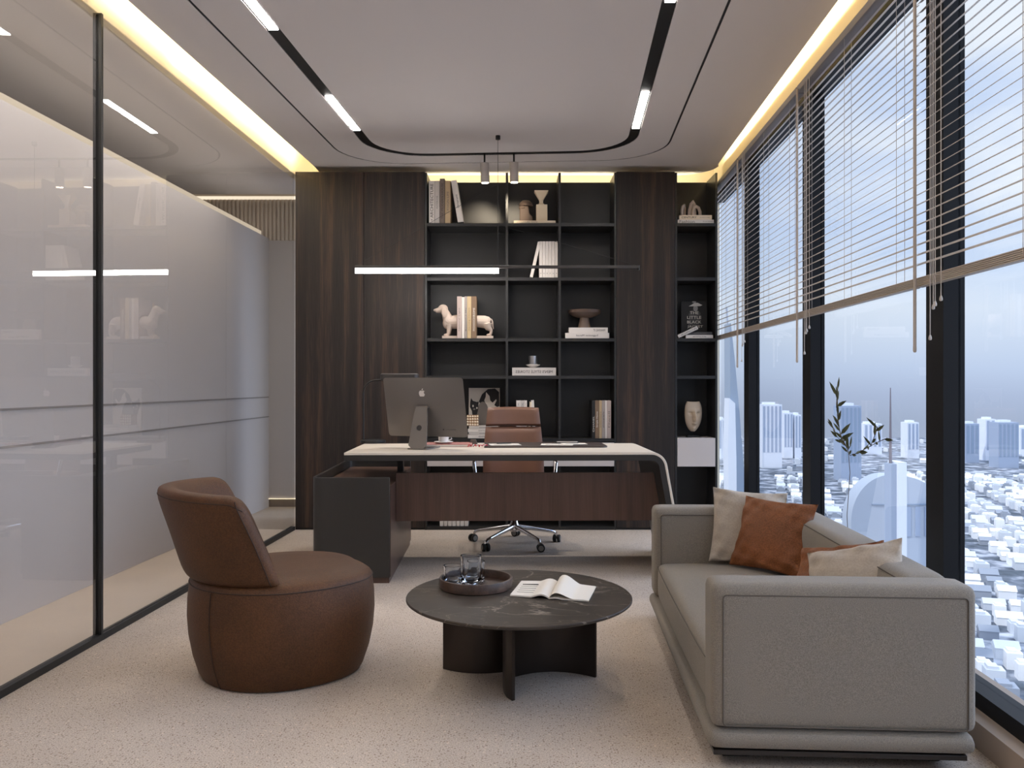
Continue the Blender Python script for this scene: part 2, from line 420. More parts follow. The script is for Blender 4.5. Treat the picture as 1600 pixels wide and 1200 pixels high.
# ================================================================== room shell
SK = .045                                  # the side walls run 2.6 degrees off the long axis
def XG(y): return -1.965+SK*(y-3.208)      # glass partition, room face
def XF(y): return 1.465+SK*y               # window frames, room face
def XB(y): return 1.42+SK*y                # blinds
Y0, YB = -2.6, 7.45
ZC = 3.0
def strip(xf0, xf1, y0, y1, z0, z1):
    """slab between two skewed lines x=xf(y)"""
    return MB().add([(xf0(y0), y0, z0), (xf1(y0), y0, z0), (xf1(y1), y1, z0), (xf0(y1), y1, z0), (xf0(y0), y0, z1), (xf1(y0), y0, z1), (xf1(y1), y1, z1), (xf0(y1), y1, z1)],
                    [(0, 3, 2, 1), (4, 5, 6, 7), (0, 1, 5, 4), (1, 2, 6, 5), (2, 3, 7, 6), (3, 0, 4, 7)])
struct(strip(lambda y: XG(y)-.01, lambda y: XF(y)+.15, Y0, YB, -.12, 0).build('floor', M_floor), 'beige speckled carpet floor of the office')
struct(strip(lambda y: XG(y)-3.2, lambda y: XG(y)-.01, Y0, 8.6, -.12, -.001).build('floor_corridor', M_floor2), 'pale smooth floor beyond the glass partition')
struct(strip(lambda y: XG(y)-3.2, lambda y: XF(y)+.35, Y0, 8.6, 3.25, 3.35).build('ceiling_upper', M_cove), 'upper ceiling above the light coves')
struct(strip(lambda y: XG(y)-.0, lambda y: XF(y)+.05, YB, YB+.12, 0, 3.25).build('wall_far', M_cove))
struct(strip(lambda y: XG(y)-3.3, lambda y: XF(y)+.35, Y0-.12, Y0, -.12, 3.35).build('wall_near', M_wall))
struct(strip(lambda y: XG(y)-.04, lambda y: XG(y)+.0, 7.21, YB+.12, 0, 2.93).build('wall_return', M_wall))
struct(strip(lambda y: XF(y)-.0, lambda y: XF(y)+.09, Y0, YB, 2.875, 3.25).build('wall_right', M_cove))
struct(strip(lambda y: XG(y)-.05, lambda y: XG(y), Y0, YB, 2.93, 3.25).build('wall_left', M_cove))

# dropped ceiling with its two routed grooves (an inverted U, turned 3.7 degrees)
PH = R(3.7)
def cu(v, u):        # groove frame -> plan; v across, u along from the far run
    return (-.0757+v*math.cos(PH)+u*math.sin(PH), 6.53-v*math.sin(PH)+u*math.cos(PH))
def ushape(hw, back, r, width, n=10):
    """closed plan polygon of an open-ended U groove: half width hw to the centre line"""
    def line(h, b, rr):
        p = [(-h, -9.3), (-h, b-rr)]
        for i in range(1, n+1):
            a = PI-.5*PI*i/n; p.append((-h+rr+rr*math.cos(a), b-rr+rr*math.sin(a)))
        for i in range(0, n+1):
            a = .5*PI-.5*PI*i/n; p.append((h-rr+rr*math.cos(a), b-rr+rr*math.sin(a)))
        p += [(h, -9.3)]
        return p
    return line(hw+width/2, back+width/2, r+width/2), line(hw-width/2, back-width/2, r-width/2)
def CL(y): return -1.812+.054*(y-3.918)
def CR(y): return 1.53+.054*(y-3.918)
YE = 7.21
wo, wi = ushape(.986, .0, .42, .072)
to, ti = ushape(1.267, .255, .50, .014)
def clipy(ps):
    out = []
    for q in ps:
        x, y = cu(*q); out.append([x, max(y, Y0)])
    return out
WO, WI, TO, TI = [clipy(p) for p in (wo, wi, to, ti)]
mb = MB()
n = len(WI)
def bridge(a, b, z):
    """faces between two open polylines of equal count"""
    k = len(a); mb.add([(p[0], p[1], z) for p in a]+[(p[0], p[1], z) for p in b], [(i, i+1, k+i+1, k+i) for i in range(k-1)])
def cap(a, z): mb.add([(p[0], p[1], z) for p in a], [tuple(range(len(a)))])
# outer outline, same count as TO
cr = .30
OUT = [[CL(Y0), Y0], [CL(YE-.02), YE-.3]]
k = n-4
half = k//2
for i in range(half):
    t = i/(half-1); OUT.append([CL(YE)+t*1.5, YE])
for i in range(k-half):
    t = i/(k-half-1)
    if t < .3: OUT.append([0+t/.3*(CR(YE)-cr), YE])
    else:
        a = .5*PI*(1-(t-.3)/.7); OUT.append([CR(YE)-cr+cr*math.cos(a), YE-cr+cr*math.sin(a)])
OUT += [[CR(YE-cr-.05), YE-cr-.05], [CR(Y0), Y0]]
cap(WI, ZC); bridge(WO, TI, ZC); bridge(TO, OUT, ZC)
for a in (WI, WO, TI, TO, OUT):
    k = len(a); zt = ZC+.07 if a is OUT else ZC+.05
    mb.add([(p[0], p[1], ZC) for p in a]+[(p[0], p[1], zt) for p in a], [(i, i+1, k+i+1, k+i) for i in range(k-1)])
mb.add([(p[0], p[1], ZC+.07) for p in OUT], [tuple(range(len(OUT)))])
ceil = mb.build('ceiling', M_ceil); struct(ceil, 'pale dropped ceiling with rounded far corner')
mb = MB()
for a, b in ((WI, WO), (TI, TO)):
    k = len(a); mb.add([(p[0], p[1], ZC+.045) for p in a]+[(p[0], p[1], ZC+.045) for p in b], [(i, i+1, k+i+1, k+i) for i in range(k-1)])
    for q in (a, b):   # black lining of the groove walls, a hair inside
        mb.add([(p[0], p[1], ZC+.001) for p in q]+[(p[0], p[1], ZC+.045) for p in q], [(i, i+1, k+i+1, k+i) for i in range(k-1)])
# a hair narrower than the groove so that the two skins do not coincide
tr = mb.build('trim_1', M_black); struct(tr, 'black U-shaped grooves routed into the ceiling')
# wide groove black floor sits low, like a recessed profile
mb = MB(); a, b = ushape(.986, .0, .42, .068); a, b = clipy(a), clipy(b)
k = len(a); mb.add([(p[0], p[1], ZC+.004) for p in a]+[(p[0], p[1], ZC+.004) for p in b], [(i, i+1, k+i+1, k+i) for i in range(k-1)])
a, b = ushape(1.267, .255, .50, .0135); a, b = clipy(a), clipy(b)
mb.add([(p[0], p[1], ZC+.004) for p in a]+[(p[0], p[1], ZC+.004) for p in b], [(i, i+1, k+i+1, k+i) for i in range(k-1)])
struct(mb.build('trim_2', M_black), 'black track profile in the ceiling grooves')

# linear luminaires in the wide groove
def lum(side, u0, u1, label):
    mbx = MB(); h = .024
    q = [cu(side*.986-h, u0), cu(side*.986+h, u0), cu(side*.986+h, u1), cu(side*.986-h, u1)]
    mbx.prism(q, ZC-.001, ZC+.003)
    o = mbx.build('linear_ceiling_light', M_led)
    tag(o, label, 'ceiling light', 'recessed linear ceiling lights')
pos = {-1: [(5.167, 5.87, 'slim white ceiling light in the left track, nearest the tall cabinet'), (3.40, 4.18, 'slim white ceiling light in the left track, cut by the top of the picture'),
            (1.6, 2.35, 'slim white ceiling light in the left track, seen only mirrored in the glass partition'), (-.2, .55, 'slim white ceiling light in the left track behind the viewpoint'), (-2.0, -1.25, 'slim white ceiling light at the near end of the left track')],
       1: [(5.22, 5.95, 'slim white ceiling light in the right track, nearest the bookcase'), (3.28, 4.0, 'slim white ceiling light in the right track, cut by the top of the picture'),
           (1.4, 2.15, 'slim white ceiling light in the right track, seen only mirrored in the glass partition'), (-.4, .35, 'slim white ceiling light in the right track behind the viewpoint'), (-2.2, -1.45, 'slim white ceiling light at the near end of the right track')]}
for sd_, L_ in pos.items():
    for a, b, lb in L_: lum(sd_, a-6.53, b-6.53, lb)

# cove LED strips lying on the dropped ceiling's upper face
def cove(y0, y1, xf, label):
    o = strip(lambda y: xf(y)-.006, lambda y: xf(y)+.006, y0, y1, ZC+.072, ZC+.086).build('cove_light_strip', M_cove_led)
    tag(o, label, 'light strip')
cove(Y0+.1, 6.95, lambda y: CL(y)+.03, 'warm light strip hidden in the cove above the glass partition')
cove(Y0+.1, 6.95, lambda y: CR(y)-.05, 'warm light strip hidden in the cove above the window blinds')
o = MB().box(-1.76, 7.235, 2.895, 1.66, 7.25, 2.91).build('cove_light_strip', emat('led_cove_back', (1, .86, .58), 34)); tag(o, 'warm light strip hidden in the cove above the bookcase', 'light strip')

# ------------------------------------------------------------------ glass partition
def pane(y0, y1, name='glass_partition_pane', label=''):
    o = strip(lambda y: XG(y)-.006, lambda y: XG(y)+.006, y0, y1, .03, 2.93)
    m_ = o.build(name, M_part)
    return m_
YM = 3.905
gp = pane(YM+.008, 6.89); tag(gp, 'tall clear glass partition pane between black post and wood cabinet', 'glass pane', 'glass partition panes')
gp = pane(1.0, YM-.008); tag(gp, 'tall clear glass partition pane at the left edge of the picture', 'glass pane', 'glass partition panes')
gp = pane(-1.9, .984); tag(gp, 'glass partition pane behind the viewpoint', 'glass pane', 'glass partition panes')
for yy, lb in ((YM, 'slim black upright between the two glass partition panes'), (.992, 'slim black partition upright beside the viewpoint')):
    o = strip(lambda y: XG(y)-.02, lambda y: XG(y)+.02, yy-.008, yy+.008, .03, 2.93).build('partition_post', M_black); tag(o, lb, 'post')
o = strip(lambda y: XG(y)-.02, lambda y: XG(y)+.018, Y0, 6.87, 0, .03).build('partition_floor_track', M_black); tag(o, 'black floor track under the glass partition', 'track')
# corridor beyond
def XA(y): return -2.549+.044*(y-4.16)
M_corr = mat('corridor_grey_panel', (188, 182, 180), .6)
struct(strip(lambda y: XA(y)-.12, XA, Y0, 8.16, 0, 2.62).build('wall_corridor', M_corr), 'smooth grey panel wall beyond the glass')
g = MB()
for z in (1.072, .882):
    g.v += []; q = strip(lambda y: XA(y), lambda y: XA(y)+.004, Y0, 8.15, z-.006, z+.006); g.add(q.v, q.f)
struct(g.build('trim_3', mat('groove_shadow_gap', (136, 130, 127), .7)), 'two thin grooves along the grey corridor wall')
struct(MB().box(-6, 8.16, .08, -1.75, 8.3, 2.6).build('wall_corridor_end', M_corr))
struct(MB().box(-6, 8.17, 0, -1.75, 8.3, .075).build('baseboard_corridor', mat('corridor_skirting', (120, 108, 98), .6)))
fl = MB()
x = -4.6
while x < -1.9:
    fl.lathe([(.017, 0), (.017, .42)], (x, 8.165, 2.6), 10); x += .04
fl.box(-6, 8.17, 2.6, -1.75, 8.3, 3.3)
struct(fl.build('wall_fluted', mat('fluted_cream_panel', (206, 194, 180), .7), smooth=True), 'cream fluted panel high on the corridor end wall')
struct(strip(lambda y: XG(y)-3.2, lambda y: XG(y)-3.1, Y0, 8.6, -.1, 3.25).build('wall_corridor_far', M_wall))
struct(strip(lambda y: XG(y)-3.1, lambda y: XG(y)-.06, Y0, 8.02, 3.02, 3.06).build('ceiling_corridor', M_ceil))
o = MB().box(-3.6, 8.145, 3.0, -1.78, 8.16, 3.03).build('cove_light_strip', emat('led_corridor', (1, .86, .66), 1.4)); tag(o, 'warm light strip above the fluted corridor panel', 'light strip')
o = strip(lambda y: XA(y)-.10, lambda y: XA(y)-.08, Y0+.2, 8.0, 2.63, 2.65).build('cove_light_strip', emat('led_corridor_b', (1, .90, .78), 6)); tag(o, 'warm light strip on top of the grey corridor wall', 'light strip')
o = MB().box(-3.0, 8.145, .078, -1.80, 8.158, .083).build('floor_light_strip', emat('led_floor', (1, .85, .6), 2)); tag(o, 'thin warm light line low on the corridor end wall', 'light strip')
o = strip(lambda y: XA(y)-.06, lambda y: XA(y)-.02, Y0+.2, 8.0, 2.621, 2.665).build('cove_light_strip', emat('led_corridor_line', (1, .84, .64), .8)); tag(o, 'peach light line along the top edge of the grey corridor wall', 'light strip')
for y_ in (1.0, 3.4, 5.8):  # added area lamps without fittings, to brighten the corridor behind the glass
    ld = bpy.data.lights.new('corridor_fill_light', 'AREA'); ld.energy = 17; ld.size = .4; ld.size_y = 2.3; ld.shape = 'RECTANGLE'; ld.color = (1, .95, .90)
    lo = bpy.data.objects.new('corridor_fill_light', ld); COL.objects.link(lo); lo.location = ((XA(y_)+XG(y_))/2+.08, y_, 3.01)

# ------------------------------------------------------------------ window wall
MUL = [(6.15, 6.298), (4.695, 4.841), (3.11, 3.253), (1.60, 1.745), (.09, .235), (-1.42, -1.275)]
struct(strip(lambda y: XF(y)-.06, lambda y: XF(y)+.2, Y0, YB, 0, .089).build('trim_4', mat('sill_plinth', (168, 150, 134), .7)), 'low beige plinth under the windows')
fr = MB()
for z0, z1 in ((.089, .145), (2.815, 2.875)):
    q = strip(lambda y: XF(y), lambda y: XF(y)+.09, Y0, YB, z0, z1); fr.add(q.v, q.f)
struct(fr.build('trim_5', M_frame), 'black bottom and head rails of the window wall')
for i, (a, b) in enumerate(MUL):
    m_ = MB(); q = strip(lambda y: XF(y), lambda y: XF(y)+.08, a, b, .145, 2.815); m_.add(q.v, q.f)
    struct(m_.build('trim_%d' % (6+i), M_frame), 'black vertical window mullion')
edges = [YB]+[y for p in [(b, a) for a, b in MUL] for y in p]+[Y0]
for i in range(0, len(edges), 2):
    y1, y0 = edges[i], edges[i+1]
    q = strip(lambda y: XF(y)+.056, lambda y: XF(y)+.064, y0, y1, .145, 2.815).build('window_%d' % (i//2+1), M_pane)
    struct(q, 'floor to ceiling window pane')

# ------------------------------------------------------------------ venetian blinds
ZH = 2.885
def blind(y0, y1, label, wand=True, cords=(), tail=True):
    yc = (y0+y1)/2; al = math.atan(SK)
    root = thing('venetian_blind', label, 'blind', (XB(y0), y0, ZH), -al, 'taupe venetian blinds on the window wall')
    Ln = (y1-y0)/math.cos(al)
    MB().box(-.022, .0, -.038, .026, Ln, 0).build('headrail', M_rail, root, bevel=.003)
    s = MB(); z = -.07; tl = R(32); hw = .0145; sag = .0012
    def slat(z, t):
        # outer edge up, slightly crowned
        c, s_ = math.cos(t), math.sin(t)
        pr = [(-hw, 0), (-hw*.5, sag), (0, sag*1.4), (hw*.5, sag), (hw, 0), (hw, -.0009), (0, sag*1.4-.0009), (-hw, -.0009)]
        s.prism([(x*c-q*s_, z+x*s_+q*c) for x, q in pr], .004, Ln-.004, 'y')
    while z > 1.625-ZH: slat(z, tl); z -= .0385
    s.build('slats', M_blind, root)
    b = MB()
    for k in range(6): b.box(-.0150, .004, 1.570-ZH+k*.0062, .0150, Ln-.004, 1.570-ZH+k*.0062+.0045)
    b.build('bottom_stack', M_blind, root, bevel=.001, seg=1)
    c = MB()
    for t in (.10, .5, .90) if Ln > 1 else (.25, .8):
        for dx in (-.0165, .0165): c.tube([(dx, Ln*t, -.04), (dx, Ln*t, 1.575-ZH)], .0011, 5)
    c.build('ladder_cords', M_cord, root)
    if wand:
        o = MB(); yy = .055
        o.tube([(-.030, yy, -.03), (-.030, yy, -1.50-.02)], .0048, 8); o.build('tilt_wand', M_blind, root)
    q = MB()
    for k, (yy, zl) in enumerate(cords):
        q = MB(); q.tube([(-.028, yy, -.03), (-.028, yy, zl)], .0014, 5)
        q.lathe([(.0014, .02), (.0045, .012), (.006, .003), (.005, -.002), (0, -.003)], (-.028, yy, zl), 8)
        q.build('lift_cord', M_cord, root)
    return root
def wandfix(o): pass
SPL = [1.73, 3.225, 4.735, 6.225, 7.40]
cdl = [(.16, -1.505), (.19, -1.40), (.215, -1.39), (.26, -1.375)]
B = []
for i, lb in enumerate(['taupe venetian blind nearest the viewer, cut by the right edge', 'taupe venetian blind above the sofa, second from the viewer', 'taupe venetian blind over the window with the pale tower block, third from the viewer', 'taupe venetian blind at the far end beside the bookcase']):
    ya, yb = SPL[i]+.008, SPL[i+1]-.008
    # wand and cords hang at the end away from the viewer for the nearest blind
    B.append(blind(ya, yb, lb, wand=False))
    L_ = (yb-ya)
    side = L_-.035 if i < 3 else .03
def hang(root, Ln, far=True):
    y = Ln-.04
    o = MB(); o.tube([(-.032, y, -.03), (-.032, y, -1.555)], .0065, 8); o.lathe([(.004, 0), (.007, .006), (.007, .02), (.004, .03)], (-.032, y, -1.565), 8); o.build('tilt_wand', M_blind, root)
    for dy, zl in ((.155, -1.52), (.18, -1.41), (.195, -1.40), (.24, -1.385)):
        q = MB(); q.tube([(-.026, Ln-dy, -.03), (-.026, Ln-dy, zl)], .0017, 5)
        q.lathe([(0, .018), (.004, .012), (.0065, .003), (.0055, -.003), (0, -.005)], (-.026, Ln-dy, zl), 8)
        q.build('lift_cord', M_cord, root)
for i in range(3): hang(B[i], SPL[i+1]-SPL[i]-.016)

# ------------------------------------------------------------------ wall unit (front face at 6.873 m)
DF = 6.873; K = DF/1306
def bx(px): return (px-800)*K
def bz(py): return 1.2+(600-py)*K
DBK = 7.2
# tall cabinets
def tall(x0, x1, split, label):
    root = thing('tall_cabinet', label, 'cabinet', (x0, DF, 0))
    W = x1-x0
    MB().box(0, .022, .0, W, DBK-DF, 2.947).build('body', M_wood, root)
    xs = [.001]+[s-x0 for s in split]+[W-.001]
    for a, b in zip(xs[:-1], xs[1:]):
        MB().box(a+.0015, 0, .018, b-.0015, .02, 2.945).build('door', M_wood, root, bevel=.0012, seg=1)
    MB().box(0, .012, 0, W, .021, .016).build('plinth', M_black, root)
    return root
tall(bx(461), bx(664), [bx(568.5)], 'wide dark oak cabinet left of the bookcase, reaching the ceiling')
tall(bx(963), bx(1055), [], 'narrow dark oak cabinet right of the bookcase, reaching the ceiling')
# bookcases
def bookcase(x0, x1, vs, hs, label, drawer, top=2.937):
    root = thing('bookcase', label, 'bookcase', (x0, DF, 0)); W = x1-x0; D = DBK-DF
    MB().box(0, D-.015, 0, W, D, 2.932).build('back_panel', M_shelfback, root)
    for s in (0, W-.016): MB().box(s, 0, 0, s+.016, D-.016, top).build('side_panel', M_shelf, root)
    vv = [v-x0 for v in vs]
    for v in vv: MB().box(v-.0095, 0, 0, v+.0095, D-.016, top).build('divider', M_shelf, root)
    xs = [.008]+vv+[W-.008]
    for h in hs:
        for a, b in zip(xs[:-1], xs[1:]):
            MB().box(a+.0096, .0, h-.013, b-.0096, D-.017, h+.013).build('shelf', M_shelf, root)
    d0, d1, sp = drawer
    sx = [.017]+[s-x0 for s in sp]+[W-.017]
    for a, b in zip(sx[:-1], sx[1:]):
        d = MB().box(a+.001, -.002, d0, b-.001, D-.02, d1).build('drawer', M_white_lacq, root, bevel=.001, seg=1)
    return root
HS = [bz(351), bz(436), bz(531), bz(589.5)]
bookcase(bx(664), bx(963), [bx(792), bx(874.5)], HS+[bz(687)-.004, .013+.001], 'black open bookcase in the middle of the wall unit', (bz(728.5), bz(690.5)-.006, [bx(792)+.0, bx(863)]))
bookcase(bx(1055), bx(1121), [], HS+[.013+.001], 'narrow black open bookcase beside the window', (bz(729), bz(684.5), []))

# ------------------------------------------------------------------ books
def book(name, label, loc, t, h, d, cov, txt=None, tw=.8, th=.5, tcol=None, lean=0, flat=False, mirror=False, group=None, cat='book', yaw=0, tpos=0, pages=True, txt2=None):
    """standing: spine faces -Y; t thickness along X. flat: lies down, spine (length h) faces -Y, t is the height"""
    root = thing(name, label, cat, loc, 0, group)
    if flat: root.rotation_euler = (0, 0, yaw)
    else: root.rotation_euler = (0, lean, yaw)
    c = .0022
    if flat:
        X, Z = h, t
        m = MB().box(-X/2, 0, 0, X/2, d, c).box(-X/2, 0, Z-c, X/2, d, Z).box(-X/2, 0, c, X/2, c, Z-c)
        m.build('cover', cov, root, bevel=.0006, seg=1)
        MB().box(-X/2+.003, c+.0003, c+.0003, X/2-.003, d-.004, Z-c-.0003).build('pages', M_paper, root)
        if txt: lettering(txt, X*tw, Z*th, (X*tpos, -.0004, Z*.5), root, tcol or M_ink, mirror)
        if txt2: lettering(txt2[0], X*txt2[1], Z*txt2[2], (X*txt2[3], -.0004, Z*.5), root, txt2[4], mirror)
    else:
        m = MB().box(-t/2, 0, 0, -t/2+c, d, h).box(t/2-c, 0, 0, t/2, d, h).box(-t/2+c, 0, 0, t/2-c, c, h)
        m.build('cover', cov, root, bevel=.0022, seg=2)
        MB().box(-t/2+c+.0003, c+.0003, .003, t/2-c-.0003, d-.004, h-.003).build('pages', M_paper, root)
        if txt: lettering(txt, h*tw, t*th, (0, -.0004, h*(.5+tpos)), root, tcol or M_ink, mirror, rot=(PI/2, -PI/2, 0))
    return root
def cv(name, c): return mat('book_cover_'+name, c, .6)
C_w = cv('white', (222, 214, 206)); C_lg = cv('light_grey', (198, 190, 184)); C_gr = cv('taupe_grey', (120, 106, 96)); C_tan = cv('tan', (184, 160, 126))
C_cr = cv('cream', (228, 210, 184)); C_bk = cv('black', (30, 28, 28)); C_sand = cv('sand', (196, 172, 132)); C_br = cv('brown', (124, 100, 78)); C_pk = cv('rosy_grey', (186, 168, 160)); C_g2 = cv('mid_grey', (160, 150, 144))
FY = DF+.02
def shelf_top(h): return h+.0135
z1, z2, z3, z4 = [shelf_top(h) for h in HS]
z5 = shelf_top(bz(687)-.004)
KI = (FY)/1306
def ix(px): return (px-800)*KI
# top row, first bay
H1 = .352
book('book', 'white book with the black title ARCHITECTURE down its spine, first on the top shelf', (ix(674.6), FY, z1), .047, H1, .22, C_w, '• ARCHITECTURE', .86, .52, lean=0)
book('book', 'pale grey book right of the ARCHITECTURE book on the top shelf', (ix(683), FY, z1), .040, H1, .22, C_lg, 'INTERIOR', .3, .3, M_inkg)
book('book', 'dark taupe book, tallest of the upright row on the top shelf', (ix(691), FY, z1), .040, H1+.018, .22, C_gr, 'THE MODERN HOUSE', .8, .4, M_ink)
book('book', 'tan book, last of the upright row on the top shelf', (ix(699.6), FY, z1), .046, H1, .22, C_tan, 'DESIGN LIFE', .5, .4, M_inkg)
book('book', 'white book leaning against the upright row on the top shelf', (ix(719.8), FY, z1+.0125), .048, H1-.003, .2, C_w, 'Ornament', .32, .4, M_ink, lean=-R(9.5))
# top row, second bay
book('book', 'cream book lying flat under the two sculptures on the top shelf', (ix(835.5), FY, z1), .024, .345, .24, C_cr, 'SCULPTURE NOW', .5, .4, M_inkg, flat=True, tpos=-.18)
# hourglass vase
v = thing('hourglass_vase', 'cream angular vase with a funnel top on the flat cream book', 'vase', (ix(847), FY+.1, z1+.0245))
b = MB().box(-.046, -.046, 0, .046, .046, .145); b.box(-.026, -.03, .145, .02, .03, .155)
b.build('base', M_cream, v, bevel=.002)
def frust(x0, x1, y0, y1, X0, X1, YY0, YY1, za, zb):
    return MB().add([(x0, y0, za), (x1, y0, za), (x1, y1, za), (x0, y1, za), (X0, YY0, zb), (X1, YY0, zb), (X1, YY1, zb), (X0, YY1, zb)], [(0, 3, 2, 1), (4, 5, 6, 7), (0, 1, 5, 4), (1, 2, 6, 5), (2, 3, 7, 6), (3, 0, 4, 7)])
frust(-.02, .012, -.02, .02, -.02, .012, -.02, .02, .155, .185).build('neck', M_cream, v, bevel=.001)
frust(-.02, .012, -.018, .018, -.062, .056, -.05, .05, .185, .262).build('funnel', M_cream, v, bevel=.0015)
# abstract figure
v = thing('abstract_bust', 'brown abstract bust with a rounded cap left of the cream vase', 'sculpture', (ix(822), FY+.11, z1+.0245))
M_bust = mat('brown_plaster', (92, 76, 66), .7)
b = MB(); b.prism([(-.052, 0), (.056, 0), (.056, .045), (.03, .07), (.026, .1), (.02, .135), (-.03, .135), (-.052, .12)], -.045, .045, 'y'); b.build('torso', M_bust, v, bevel=.006)
b = MB(); b.lathe([(.0, .19), (.03, .186), (.052, .168), (.06, .145), (.056, .138), (0, .136)], (0, 0, 0), 24); b.build('cap', M_bust, v, smooth=True)
b = MB(); b.ell((-.03, -.03, .122), (.03, .022, .018)); b.build('face', M_bust, v, smooth=True)
# second row: white book set
for k in range(6):
    book('book', 'slim white book in the tight set of six on the second shelf', (ix(844.9)+k*.0258, FY, z2), .0242, .300, .2, C_w, 'ii', .03, .4, M_inkg, group='six matching white books on the second shelf', tpos=-.38)
book('book', 'slim white book leaning on the white set, second shelf', (ix(831)-.005, FY, z2+.0035), .0255, .300, .2, C_w, lean=R(13))

# dog bookends, third row
def dogmat(): return M_stone
def front_dog():
    v = thing('dog_bookend', 'greige dachshund bookend, the head and chest half at the left of the books', 'bookend', (ix(690.5), FY+.06, z3))
    MB().box(0, -.045, 0, .128, .045, .022).build('plinth', M_stone, v, bevel=.002)
    m = MB()
    m.tube([(.128, 0, .142), (.095, 0, .140), (.065, 0, .140), (.046, 0, .155), (.038, 0, .182), (.026, 0, .212), (.012, 0, .236)], [.058, .058, .055, .048, .040, .034, .030], 16)
    m.ell((.036, 0, .128), (.036, .042, .048))
    m.ell((.004, 0, .248), (.042, .032, .038))
    m.tube([(-.008, 0, .242), (-.034, 0, .236), (-.058, 0, .232)], [.031, .023, .018], 12); m.ell((-.062, 0, .236), (.014, .013, .012))
    for sy in (-1, 1):
        m.tube([(.06, .022*sy, .115), (.055, .024*sy, .075), (.05, .024*sy, .04), (.040, .024*sy, .030)], [.030, .020, .0155, .013], 10)
        m.ell((.034, .024*sy, .031), (.023, .014, .011))
    m.build('body', M_stone, v, remesh=.0032)
    for sy in (-1, 1):
        MB().ell((.018, .036*sy, .214), (.023, .009, .048), m=Matrix.Rotation(R(-10), 3, 'Y')).build('ear', M_stone, v, smooth=True)
        MB().ell((-.016, .021*sy, .254), (.004, .004, .003), 8, 6).build('eye', M_bust, v, smooth=True)
def rear_dog():
    v = thing('dog_bookend', 'greige dachshund bookend, the hindquarters half at the right of the books', 'bookend', (ix(744.5), FY+.06, z3))
    MB().box(0, -.045, 0, .137, .045, .022).build('plinth', M_stone, v, bevel=.002)
    m = MB(); z = .022
    m.tube([(.0, 0, z+.122), (.03, 0, z+.121), (.06, 0, z+.118), (.09, 0, z+.112), (.108, 0, z+.105)], [.050, .051, .053, .05, .038], 14)
    for sy in (-1, 1):
        m.tube([(.09, .022*sy, z+.1), (.098, .026*sy, z+.065), (.12, .026*sy, z+.045), (.116, .026*sy, z+.018), (.108, .026*sy, z+.008)], [.042, .028, .014, .012, .012], 10)
        m.ell((.102, .026*sy, z+.009), (.022, .013, .010))
    m.tube([(.118, 0, z+.14), (.132, 0, z+.115), (.134, 0, z+.08), (.139, 0, z+.055)], [.010, .0075, .0055, .0035], 8)
    m.build('body', M_stone, v, remesh=.0035)
front_dog(); rear_dog()
hx = ix(714.1)
for (t, c, tx, col_, lb, dh) in ((.040, C_pk, 'Natural Light', M_inkg, 'rosy grey book, first from the left between the dog bookends', 0), (.022, C_w, None, None, 'narrow white book between the dog bookends', -.006), (.022, C_g2, 'Beautiful life', M_ink, 'mid grey book between the dog bookends', 0),
                              (.034, C_sand, 'charming interiors', M_ink, 'sand yellow book between the dog bookends', 0), (.044, C_br, 'MONOCHROME', M_paper, 'brown book with white spine lettering between the dog bookends', 0)):
    book('book', lb, (hx+t/2, FY-.012, z3), t-.0008, .345+dh, .22, c, tx, .55, .36, col_, tpos=-.05); hx += t
# pedestal bowl stack
book('book', 'white book lying flat, lower of the two under the pedestal bowl', (ix(917.5), FY, z3), .045, .362, .24, C_w, 'Suggestion Manual', .5, .42, M_ink, flat=True, mirror=True, tpos=0)
book('book', 'white book lying flat, upper of the two under the pedestal bowl', (ix(919.3), FY+.006, z3+.0455), .044, .322, .22, C_w, 'MAKING IT', .3, .42, M_ink, flat=True, mirror=True, tpos=.28)
v = thing('pedestal_bowl', 'dark brown shallow bowl on a stout foot, standing on two white books', 'bowl', (ix(915), FY+.12, z3+.09))
M_bowl = mat('bronze_brown_ceramic', (96, 78, 68), .4)
MB().lathe([(0, .0), (.054, 0), (.051, .02), (.042, .06), (.038, .092), (0, .092)], seg=32).build('foot', mat('umber_foot', (128, 108, 94), .5), v, smooth=True)
MB().lathe([(0, .088), (.06, .09), (.105, .105), (.137, .128), (.142, .150), (.137, .152), (.128, .134), (.09, .112), (0, .105)], seg=48).build('dish', M_bowl, v, smooth=True)
# fourth row
book('book', 'thick pale book lying flat with mirrored MENS STYLE STORIES title, under the cup', (ix(834.5), FY, z4), .066, .362, .25, C_lg, "MEN'S STYLE STORIES", .84, .36, M_ink, flat=True, mirror=True)
v = thing('candle_holder', 'silver cylinder on a small white saucer, standing on the thick flat book', 'candle holder', (ix(833.3), FY+.1, z4+.0665))
MB().lathe([(0, 0), (.022, 0), (.03, .006), (.055, .018), (.062, .028), (.058, .028), (.03, .013), (0, .011)], seg=32).build('saucer', M_white, v, smooth=True)
MB().lathe([(0, .012), (.036, .012), (.037, .015), (.037, .099), (.034, .1), (.034, .03), (0, .03)], seg=32).build('cylinder', mat('brushed_silver', (196, 192, 190), .3, .9), v, smooth=True)
